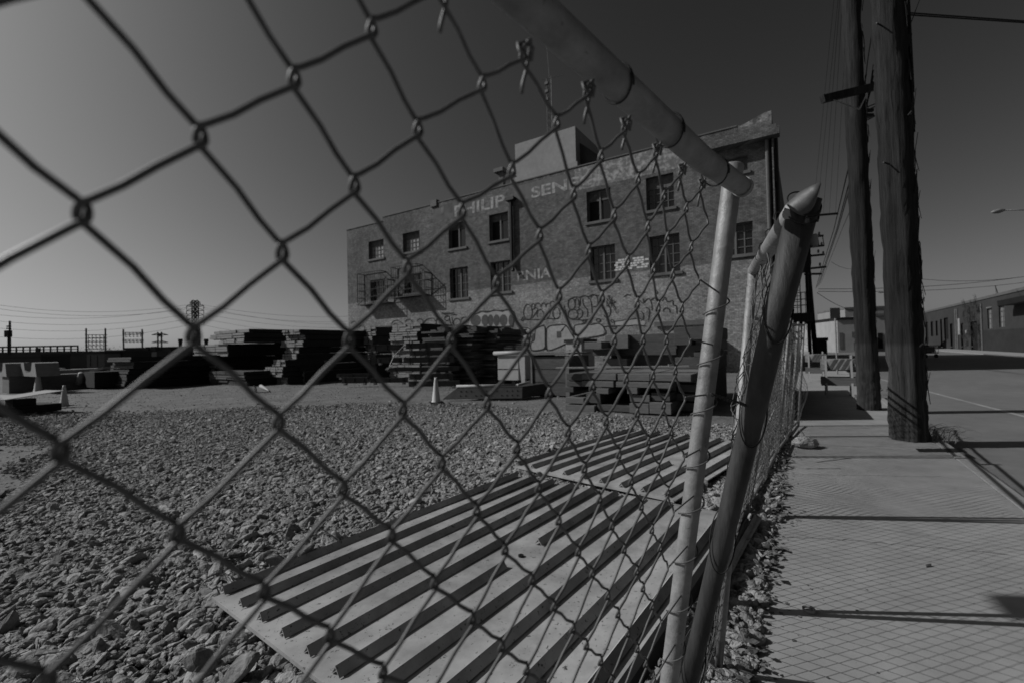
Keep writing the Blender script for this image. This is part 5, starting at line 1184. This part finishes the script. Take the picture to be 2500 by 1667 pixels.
barricade('farther wooden barricade half hidden at the end of the fence', 1976, 2010, 866, 930)
# low solid hoarding at the end of the fence (throws the block of shade on the pavement)
b = MB(); q = thing('dark_hoarding', 'low dark solid hoarding along the end of the pavement fence', 'hoarding', ST(-17.2, .80), RZ)
b.box((-.04, 0, 0), (.04, 6.4, 1.22)); b.build('boards', M['tar'], q); b = MB()
for k in range(5): b.box((-.12, .05+k*1.55, 0), (-.042, .14+k*1.55, 1.26))
b.build('stake', M['timberd'], q)
# white bag
p0 = G(1966, 1092); q = thing('plastic_bag', 'crumpled white plastic bag lying at the foot of the pavement fence', 'bag', p0); b = MB(); nn = 18
for j in range(8):
    for i in range(nn):
        a_ = 2*math.pi*i/nn; u = j/7; r_ = .17*math.sin(math.pi*(.12+.86*u))**.6*(1+.35*noise.noise(Vector((math.cos(a_)*2.5, math.sin(a_)*2.5, u*4)))); b.v.append(Vector((r_*math.cos(a_), r_*math.sin(a_)*.8, .16*u+.03*noise.noise(Vector((i*.9, j*.9, 4))))))
for j in range(7):
    for i in range(nn): b.f.append((j*nn+i, j*nn+(i+1) % nn, (j+1)*nn+(i+1) % nn, (j+1)*nn+i))
b.f.append(tuple(7*nn+i for i in range(nn))); b.build('bag', M['bag'], q); b = MB(); b.tube([(0, 0, .14), (-.03, 0, .22), (-.09, .02, .27)], [.012, .007, .004], 5); b.build('handle', M['bag'], q)
# lid ring on the pavement and bits of litter
p0 = G(1975, 1492); b = MB(); b.lathe([(.032, .0), (.034, .012), (.030, .016), (.024, .012), (.022, .004), (.032, 0)], 22, p0+Z*.006); tag(b.build('lid_ring', M['galv'], off=p0, smooth=True), 'small round metal ring lying on the pavement in the thick post shadow', 'ring')
p0 = G(2262, 1384); b = MB(); b.prism([p0, p0+Vector((.04, .005, 0)), p0+Vector((.05, .02, .012)), p0+Vector((.01, .018, .006))], Z, .006); tag(b.build('leaf', M['leaf'], off=p0), 'single small dark leaf on the pavement in the net of shadow', 'leaf')
rd = random.Random(12); b = MB()
for k in range(420):
    s_ = -27+13*rd.random(); t_ = .86+abs(rd.gauss(0, .10 if rd.random() < .7 else .9)); p = ST(s_, min(t_, 2.8), .002); r_ = rd.uniform(.004, .010 if t_ > 1.1 else .02); a_ = rd.uniform(0, 6)
    pts = [p+Vector((math.cos(a_+k2*1.6)*r_*rd.uniform(.6, 1.2), math.sin(a_+k2*1.6)*r_*rd.uniform(.6, 1.2), rd.uniform(0, r_*.4))) for k2 in range(4)]; b.poly(pts)
tag(b.build('grit', M['leaf']), kind='stuff')
# dry leaves and mud clods along the pavement's broken edge
b = MB()
for k in range(190):
    cl = rd.choice([-26.6, -26.0, -25.2, -24.4, -23.8, -22.9, -22.2, -21.]); s_ = cl+rd.gauss(0, .14); t_ = .84+abs(rd.gauss(0, .055)); p = ST(s_, t_, .012+rd.uniform(0, .035)); r_ = rd.uniform(.010, .042); a_ = rd.uniform(0, 6)
    pts = [p+Vector((math.cos(a_+k2)*r_*rd.uniform(.5, 1.2), math.sin(a_+k2)*r_*rd.uniform(.5, 1.2), rd.uniform(-r_*.3, r_*.5))) for k2 in range(6)]
    for k2 in range(6): b.poly([p+Z*r_*.2, pts[k2], pts[(k2+1) % 6]])
tag(b.build('leaf_litter', M['leaf']), kind='stuff')
# street sign at the far corner
base = D(2044, 905, 21); base.z = 0; q = thing('street_sign', 'plain pale-backed street sign on a thin post beyond the barricade', 'sign', base)
tp = D(2038, 752, 21); b = MB(); b.tube([base, tp], .035, 8); b.build('sign_post', M['galv'], q, base)
b = MB(); c_ = D(2038, 765, 20.95); b.box(tuple(c_-Vector((.22, .01, .24))), tuple(c_+Vector((.24, .01, .24)))); b.build('sign_plate', M['grey'], q, base)
# cart on the far pavement
base = D(2262, 868, 36); base.z = .02; q = thing('loaded_cart', 'small dark loaded cart standing on the far pavement before the painted building', 'cart', base); b = MB(); b.box((-.55, -.4, .35), (.55, .4, .42), taper=1.1)
for sx_ in (-.55, .55):
    for k in range(5): b.tube([(sx_, -.4+k*.2, .42), (sx_*1.08, -.4+k*.2, .95)], .02, 5)
b.tube([(-.6, -.44, .95), (.6, -.44, .95)], .03, 6); b.tube([(-.6, .44, .95), (.6, .44, .95)], .03, 6); b.build('basket', M['black'], q)
b = MB(); rd = random.Random(1)
for k in range(7): b.box((-.45+k*.12, -.3, .44), (-.3+k*.12, .3, .62+rd.uniform(0, .4)))
b.build('load', M['leaf'], q)
for sx_ in (-.4, .4): b = MB(); b.tube([(sx_-.03, -.38, .16), (sx_+.03, -.38, .16)], .16, 12); b.build('wheel', M['rubber'], q)
b = MB(); b.tube([(-.55, 0, .9), (-.75, 0, 1.5)], .03, 6); b.build('handle', M['galv'], q)

# ------------------------------------------------------------------ painted building across the street
TW = 18.1
def AP(px, py):
    p = PL(px, py, ST(0, TW), T); return (p-C).dot(S), p.z
sN = toST(D(2640, 850, 26))[0]; s0_, s1_ = AP(2236, 850)[0], AP(2499, 850)[0]-9
zr = AP(2500, 711)[1]; zl = AP(2260, 763)[1]; print('across', s0_, s1_, zr, zl)
q = thing('painted_building', 'long low dark-painted building across the street with narrow windows', 'building', ST(0, TW), RZ)
za2 = (zr+zl)/2
def across_rect(x0, x1, yt, yb): a = AP(x0, yt); c = AP(x1, yb); return sorted((a[0], c[0]))+[min(c[1], a[1]), max(a[1], c[1])]
b = MB()
op = [across_rect(2246, 2254, 790, 824), across_rect(2259, 2267, 787, 838), across_rect(2272, 2279, 786, 821), across_rect(2284, 2290, 784, 820), across_rect(2295, 2302, 780, 853), across_rect(2304, 2316, 777, 828), across_rect(2319, 2328, 791, 856),
      across_rect(2410, 2423, 754, 802), across_rect(2438, 2453, 748, 798), across_rect(2345, 2353, 790, 856), across_rect(2369, 2388, 786, 859)]
xs = sorted({s1_, s0_, *[v for o in op for v in o[:2]]}); zs = sorted({0., za2, *[max(0, min(za2, v)) for o in op for v in o[2:]]})
for i in range(len(xs)-1):
    for j in range(len(zs)-1):
        cx = (xs[i]+xs[i+1])/2; cz = (zs[j]+zs[j+1])/2
        if any(o[0] < cx < o[1] and o[2] < cz < o[3] for o in op): continue
        b.quad((0, xs[i], zs[j]), (0, xs[i+1], zs[j]), (0, xs[i+1], zs[j+1]), (0, xs[i], zs[j+1]))
b.quad((0, s0_, 0), (14, s0_, 0), (14, s0_, za2), (0, s0_, za2)); b.quad((0, s1_, 0), (14, s1_, 0), (14, s1_, za2), (0, s1_, za2)); b.build('wall', M['bwall'], q)
b = MB(); b.box((-.08, s1_-.1, za2+.002), (.3, s0_+.1, za2+.28)); b.build('coping', M['sill'], q)
b = MB(); b.box((-.03, s1_, .02), (-.003, AP(2392, 850)[0], AP(2420, 806)[1])); b.build('dado', M['bwall2'], q)
b = MB(); b.box((.31, s1_, za2-1), (14, s0_, za2-.05)); b.build('roof', M['dark'], q)
for k, o in enumerate(op):
    w_ = MB(); w_.box((.16, o[0], o[2]), (.2, o[1], o[3])); f_ = 'window'
    wn = w_.build('window' if o[2] > .6 else 'door', M['glassb'] if k in (7, 8) else M['dark'], q)
    if k in (7, 8):
        w_ = MB()
        for u in (.02, .5, .98): w_.bar((.12, o[0]+(o[1]-o[0])*u, o[2]), (.12, o[0]+(o[1]-o[0])*u, o[3]), .05, .05)
        for u in (.25, .5, .75): w_.bar((.12, o[0], o[2]+(o[3]-o[2])*u), (.12, o[1], o[2]+(o[3]-o[2])*u), .04, .04)
        w_.build('frame', M['frame'], wn)
        w_ = MB(); w_.box((-.06, o[0]-.1, o[3]), (.02, o[1]+.1, o[3]+.16)); w_.build('lintel', M['timber'], wn)
for x in (2334, 2338, 2398): a = AP(x, 760); b = MB(); b.tube([(-.1, a[0], 0), (-.1, a[0], za2-.4)], .07, 6); b.build('downpipe', M['frame'], q)
a = AP(2341, 780); b = MB(); b.box((-.05, a[0]-.35, 1.9), (-.01, a[0]+.35, 4.)); b.build('notice', M['steelw'], q)
a = AP(2360, 810); b = MB(); b.box((-.08, a[0]-.2, a[1]-.2), (-.01, a[0]+.2, a[1]+.2)); b.build('lamp', M['white'], q)
# loading canopy at the right edge
a = AP(2478, 733); b = MB(); b.box((-1.2, s1_, a[1]-.5), (-.004, a[0], a[1])); b.build('canopy', M['black'], q)
# roof aerial
a = AP(2418, 728); b = MB(); b.tube([(.5, a[0], za2), (.5, a[0]+.4, za2+1.3), (.5, a[0]-.6, za2)], .04, 5); b.build('roof_bracket', M['black'], q)
# bare climbing plant on its wall
b = MB(); rd = random.Random(4)
for k in range(70):
    a = AP(rd.uniform(2352, 2396), rd.uniform(745, 850)); p = Vector((-.12, a[0], a[1])); pts = [p]
    for j in range(4): p = p+Vector((rd.uniform(-.05, .05), rd.uniform(-.5, .5), rd.uniform(-.1, .45))); pts.append(p.copy())
    b.tube(pts, .02, 3)
    for p in pts[1:]:
        for j in range(4): c_ = p+Vector((rd.uniform(-.15, .05), rd.uniform(-.2, .2), rd.uniform(-.2, .2))); b.poly([c_, c_+Vector((0, .1, .05)), c_+Vector((0, .03, .12))])
o = b.build('wall_creeper', M['leafg']); o.location = ST(0, TW); o.rotation_euler = (0, 0, RZ); tag(o, 'straggling dark creeper on the painted building across the street', 'plant')

# ------------------------------------------------------------------ far end of the street
def farbox(label, x0, x1, yt, Y_, dep, m, name='distant_building', cat='building', roof=None, yb=848, rz=RZ, group='far buildings down the street', wins=()):
    A = D(x0, yb, Y_); B = D(x1, yb, Y_); h = D(x0, yt, Y_).z; O = Vector((A.x, A.y, 0)); q = thing(name, label, cat, O, rz, group); c_ = (B-A).dot(Vector((math.cos(rz), math.sin(rz), 0)))
    W_ = (B-A).length; b = MB(); b.box((0, 0, -.5), (W_, dep, h)); b.build('wall', M[m], q)
    b = MB(); b.box((-.1, -.15, h+.003), (W_+.1, dep, h+.35)); b.build('roof', M[roof or 'sill'], q)
    for (u0, u1, v0, v1, mm) in wins: b = MB(); b.box((W_*u0, -.05, h*v0), (W_*u1, -.004, h*v1)); b.build('window' if v0 > .05 else 'door', M[mm], q)
    return q
farbox('bright white graffiti-marked building at the far end of the street', 2046, 2112, 782, 62, 14, 'white', roof='black', rz=R(-14), wins=((.05, .16, .1, .6, 'grey'), (.45, .7, .45, .62, 'grey'), (.5, .56, .05, .3, 'grey'), (.85, .9, .1, .4, 'grey')))
farbox('flat grey upper building rising behind the bright white one', 2066, 2200, 755, 95, 14, 'stuccow', roof='grey', rz=R(-14))
farbox('white building with dark panels seen between the two wooden poles', 2140, 2206, 772, 66, 12, 'white', roof='grey', rz=R(-14), wins=((.05, .2, .05, .5, 'dark'), (.3, .42, .05, .55, 'grey'), (.5, .64, .05, .5, 'dark'), (.74, .9, .05, .55, 'grey')))
farbox('small pale far building left of the white one', 2006, 2044, 806, 110, 10, 'stuccow', roof='grey', rz=R(-10), wins=((.1, .3, .2, .6, 'dark'), (.5, .7, .2, .6, 'dark')))
farbox('dim far building at the vanishing point of the street', 1990, 2012, 818, 180, 10, 'grey', roof='grey', rz=0)
def tree(label, x, yt, Y_, w_, n, seed, name='far_tree', yb=848):
    base = D(x, yb, Y_); base.z = 0; h = D(x, yt, Y_).z; q = thing(name, label, 'tree', base, 0, 'far trees'); rd = random.Random(seed)
    b = MB(); b.tube([(0, 0, 0), (.1, 0, h*.45), (0, .1, h*.75)], [h*.04, h*.03, h*.01], 7)
    cl = [Vector((rd.gauss(0, w_*.27), rd.gauss(0, w_*.27), h*rd.uniform(.42, .9))) for _ in range(9)]
    for c_ in cl: b.tube([(0, 0, h*.4), c_], [h*.015, h*.004], 5)
    b.build('trunk', M['pole'], q); b = MB()
    for c_ in cl:
        rr = w_*rd.uniform(.16, .3)
        for k in range(n):
            v = Vector((rd.gauss(0, 1), rd.gauss(0, 1), rd.gauss(0, .8))).normalized()*rr*rd.uniform(.5, 1.1); p = c_+v; e_ = h*.035
            b.poly([p+Vector((rd.uniform(-e_, e_), rd.uniform(-e_, e_), rd.uniform(-e_, e_))) for _ in range(3)])
    b.build('crown', M['leafg'], q)
tree('dark bushy far tree just right of the transformer pole', 2012, 800, 85, 7, 110, 1); tree('dark far tree behind the street sign', 2030, 806, 100, 6, 90, 2); tree('far tree rising over the white building by the sign', 2062, 786, 80, 5, 90, 3); tree('far tree between the two wooden poles', 2152, 778, 90, 9, 110, 5)
tree('low dark far tree beside the fence end', 1998, 822, 70, 4, 80, 7)
farbox('dark low parked trailer mass at the end of the pavement', 1958+30, 2014, 833, 48, 6, 'black', name='parked_trailer', cat='trailer', roof='black', group=None)

# ------------------------------------------------------------------ far left horizon
# elevated deck with railing
Y_ = 95; A = D(-160, 872, Y_); B = D(190, 866, Y_); q = thing('elevated_roadway', 'long low elevated deck with a railing on the far left horizon', 'bridge', Vector((A.x, A.y, 0)))
O = Vector(q.location); b = MB(); b.bar(A, B, 7, 1.6); b.build('deck', M['far'], q, O); b = MB()
for k in range(9): p = A.lerp(B, k/8); b.bar(Vector((p.x, p.y, 0)), p, 1, .7)
for k in range(8): p = A.lerp(B, k/8); e_ = A.lerp(B, (k+1)/8); b.bar(Vector((p.x, p.y, .2)), e_-Z*.8, .3, .3); b.bar(p-Z*.8, Vector((e_.x, e_.y, .2)), .3, .3)
b.build('pier', M['far'], q, O)
b = MB(); A2_ = D(-160, 850, Y_); B2_ = D(190, 844, Y_); b.bar(A2_, B2_, .25, .3); b.bar(A2_.lerp(A, .35), B2_.lerp(B, .35), .15, .15)
for k in range(22): p = A2_.lerp(B2_, k/21); e_ = A.lerp(B, k/21); b.bar(p, e_, .2, .2)
b.bar(D(88, 850, Y_)-Z*.5, D(98, 850, Y_)-Z*.5, .3, 1.2); b.build('railing', M['far'], q, O)
def frame_tower(label, x0, x1, yt, Y_, arms, seed=0, name='substation_frame', yb=880):
    A = D(x0, yb, Y_); B = D(x1, yb, Y_); A.z = B.z = 0; O = A.copy(); q = thing(name, label, 'substation frame', O, 0, 'far substation steelwork'); ha = D(x0, yt, Y_).z; hb = D(x1, yt, Y_).z; r_ = .0007*Y_
    b = MB()
    for P_, h in ((A, ha), (B, hb)): b.bar(P_, Vector((P_.x, P_.y, h)), r_*3, r_*3)
    b.build('mast', M['far'], q, O); b = MB()
    for y in arms: p = D(x0-3, y, Y_); e_ = D(x1+3, y, Y_); b.bar(p, e_, r_*2, r_*2)
    b.build('crossbeam', M['far'], q, O); b = MB(); rd = random.Random(seed)
    for y in arms[:-1]:
        for k in range(5):
            x = x0+(x1-x0)*(k+.5)/5; p = D(x, y, Y_); b.tube([p, p-Z*Y_*.006, p-Z*Y_*.006+Vector((Y_*.004, 0, 0))], r_, 4)
    b.build('insulator', M['far'], q, O); return q
frame_tower('dark switchgear gantry with stacked crossbeams on the left horizon', 211, 258, 802, 80, (818, 826, 834, 843, 852))
frame_tower('faint twin-mast transmission frame right of the dark gantry', 302, 348, 804, 190, (812, 816, 829, 833))
frame_tower('faint narrow transmission frame beside the low grey building', 386, 395, 811, 150, (815, 833))
for y_ in (815, 833): b = MB(); b.bar(D(371, y_+3, 150), D(410, y_+3, 150), .25, .25); b.bar(D(371, y_+3, 150), D(386, y_-1, 150), .2, .2); b.bar(D(410, y_+3, 150), D(395, y_-1, 150), .2, .2); o = b.build('line_arm', M['far'], bpy.data.objects['substation_frame.002'], bpy.data.objects['substation_frame.002'].location)
for x in (375, 405): pass
# signal mast
Y_ = 70; base = D(25, 880, Y_); base.z = 0; q = thing('signal_mast', 'thin dark signal mast with small brackets at the far left edge', 'mast', base); b = MB(); b.tube([base, D(24, 784, Y_)], .13, 6); b.tube([D(20, 870, Y_), D(20, 812, Y_)], .12, 5); b.build('mast_pole', M['far'], q, base)
b = MB(); b.bar(D(17, 797, Y_), D(26, 797, Y_), .2, .2); b.bar(D(17, 802, Y_), D(26, 803, Y_), .2, .2); b.box(tuple(D(20, 815, Y_)-Vector((.3, .3, .5))), tuple(D(20, 815, Y_)+Vector((.3, .3, .5)))); b.build('bracket', M['far'], q, base)
farbox('low grey flat-roofed building on the left horizon', 306, 466, 853, 90, 10, 'far', roof='far', rz=0, yb=880, group='low buildings on the left horizon', wins=((.4, .48, .3, .8, 'stuccow'),))
farbox('long dark shed mass under the dark gantry', 60, 300, 866, 75, 6, 'far', roof='black', rz=0, yb=885, group='low buildings on the left horizon')
farbox('pale equipment cabinets under the dark gantry', 212, 255, 864, 72, 3, 'grey', roof='far', rz=0, yb=885, group='low buildings on the left horizon', wins=((.2, .22, .1, .9, 'dark'), (.6, .62, .1, .9, 'dark')))
farbox('row of dark vehicles under the elevated deck at far left', -60, 100, 874, 60, 4, 'black', roof='far', rz=0, yb=885, group='low buildings on the left horizon')
for i, (x, yt, lb) in enumerate(((441, 828, 'left of the three dark chimney stubs beside the pylon'), (483, 830, 'middle of the three dark chimney stubs, in front of the pylon'), (504, 828, 'right of the three dark chimney stubs beside the pylon'))):
    Y_ = 88; base = D(x, 880, Y_); base.z = 0; q = thing('chimney_stub', lb, 'chimney', base, 0, 'chimney stubs'); h = D(x, yt, Y_).z; b = MB(); b.tube([(0, 0, 0), (0, 0, h)], .32, 10); b.build('flue', M['far'], q); b = MB(); b.tube([(0, 0, h-.5), (0, 0, h+.05)], .40, 10); b.build('collar', M['far'], q)
for i, (x, yt, Y_) in enumerate(((362, 845, 88), (376, 844, 88), (412, 845, 88))):
    p = D(x, yt+8, Y_); b = MB(); b.box(tuple(p-Vector((.7, .5, .3))), tuple(p+Vector((.7, .5, .3)))); b.box(tuple(p+Vector((-.3, -.3, .301))), tuple(p+Vector((.5, .3, .5)))); tag(b.build('rooftop_unit', M['far'], off=p), ['left', 'middle', 'right'][i]+' dark rooftop unit on the low grey building', 'rooftop unit', 'rooftop units')
# lattice transmission pylon
Y_ = 170; xL, xR, yT, yB = 468, 488, 735, 868; q = thing('lattice_pylon', 'tall steel lattice transmission pylon on the left horizon', 'pylon', Vector((D(478, yB, Y_).x, Y_, 0))); O = Vector(q.location); h = D(478, yT, Y_).z; W0 = 15/F*Y_; W1 = 10/F*Y_
def lv(z): u = z/h; wd = W0+(W1-W0)*min(1, u*1.5) if u < .7 else W1; return [Vector((sx_*wd/2*(1.05 if u < .1 else 1), sy_*wd/2, z)) for sx_, sy_ in ((-1, -1), (1, -1), (1, 1), (-1, 1))]
b = MB(); NL = 14; LV = [lv(h*k/NL) for k in range(NL+1)]
for k in range(NL):
    for i in range(4): b.bar(LV[k][i], LV[k+1][i], .22, .22); b.bar(LV[k][i], LV[k+1][(i+1) % 4], .16, .16); b.bar(LV[k+1][i], LV[k][(i+1) % 4], .16, .16); b.bar(LV[k+1][i], LV[k+1][(i+1) % 4], .16, .16)
b.build('lattice_body', M['far'], q); 
for k, u in enumerate((.66, .74, .82, .90, .96)):
    z = h*u; Lr = W1*(2.1 if k < 4 else 1.2); b = MB()
    for sg in (-1, 1): b.bar((sg*W1*.4, 0, z), (sg*Lr, 0, z+.3), .2, .2); b.bar((sg*W1*.4, 0, z+1.3), (sg*Lr, 0, z+.3), .15, .15); b.tube([(sg*Lr, 0, z+.3), (sg*Lr, 0, z-1.1)], .12, 4)
    b.build('crossarm', M['far'], q)
for k, (yl, yr, ym) in enumerate(((733, 752, 742), (742, 770, 752), (775, 790, 763), (793, 800, 775), (815, 816, 790), (760, 778, 747))):
    cable('%s transmission line sagging across the left sky' % ['topmost', 'second', 'third', 'fourth', 'lowest', 'extra faint'][k], [D(-80, yl, 150), D(476, ym, 170)], .045, sag=3.5, m='far', n=12, group='transmission lines')
    cable('%s transmission line falling from the pylon toward the warehouse' % ['topmost', 'second', 'third', 'fourth', 'lowest', 'extra faint'][k], [D(480, ym, 170), D(855, ym+30+k*3, 210)], .04, sag=2, m='far', n=10, group='transmission lines')
# scattered far poles and trees along the left horizon
tree('low dark far bush on the left horizon beside the gantry', 170, 860, 85, 7, 90, 12, yb=880); tree('low far bush at the foot of the dark gantry', 232, 850, 78, 5, 90, 13, yb=880); tree('grey far bush behind the stepped pale stack', 445, 866, 60, 6, 110, 14, yb=885); tree('low far bush left of the low grey building', 298, 858, 86, 4, 80, 15, yb=880)
# white coping course far away and hills of low haze-blue roofs
farbox('pale far roofline beyond the low grey building', 262, 305, 857, 140, 8, 'grey', roof='stuccow', rz=0, yb=880, group='low buildings on the left horizon')

# added unseen blocker left of the view, outlined to cast the pavement corner shadow
tt = 9.6; off_ = Vector((sd.x, sd.y, sd.z))*tt; hd = [G(2405, 1449)+off_, G(2500, 1452)+off_, G(2500, 1452)+off_+Vector((.8, -.05, 0)), G(2500, 1516)+off_+Vector((.8, 0, 0)), G(2475, 1514)+off_, G(2440, 1490)+off_]
base = Vector((hd[3].x-.4, 1.45, 0)); q = thing('yard_light', 'flat-headed yard light on a steel mast at the left edge of the gravel', 'yard light', base)
b = MB(); b.prism(hd, Z, .08); b.build('lamp_head', M['steel'], q, base); b = MB(); b.tube([base, base+Z*(hd[3].z+.05), (hd[2]+hd[3])/2+Z*.1-Vector((.1, 0, 0))], .05, 10); b.build('mast', M['galv'], q, base)
# hairline cracks in the pavement
rd = random.Random(21)
for (p, q) in ((G(1945, 1088), G(2392, 1092)), (G(2360, 1110), G(2500, 1212)), (G(1908, 1309), G(2080, 1318)), (G(2080, 1318), G(2460, 1352)), (G(1935, 1157), G(2300, 1163))):
    b = MB(); pv = None; d = (q-p); n_ = Vector((-d.y, d.x, 0)).normalized(); N_ = 60
    for k in range(N_+1):
        u = k/N_; c_ = p.lerp(q, u)+n_*(.02*noise.noise(Vector((u*14, p.x*3, 0)))+.008*noise.noise(Vector((u*60, p.x, 0)))); w_ = .0022*(1+noise.noise(Vector((u*25, p.y, 3)))); a_ = (c_-n_*w_, c_+n_*w_)
        if pv: b.quad(pv[0]+Z*.0012, a_[0]+Z*.0012, a_[1]+Z*.0012, pv[1]+Z*.0012)
        pv = a_
    tag(b.build('pavement_crack', M['rubber']), kind='structure')
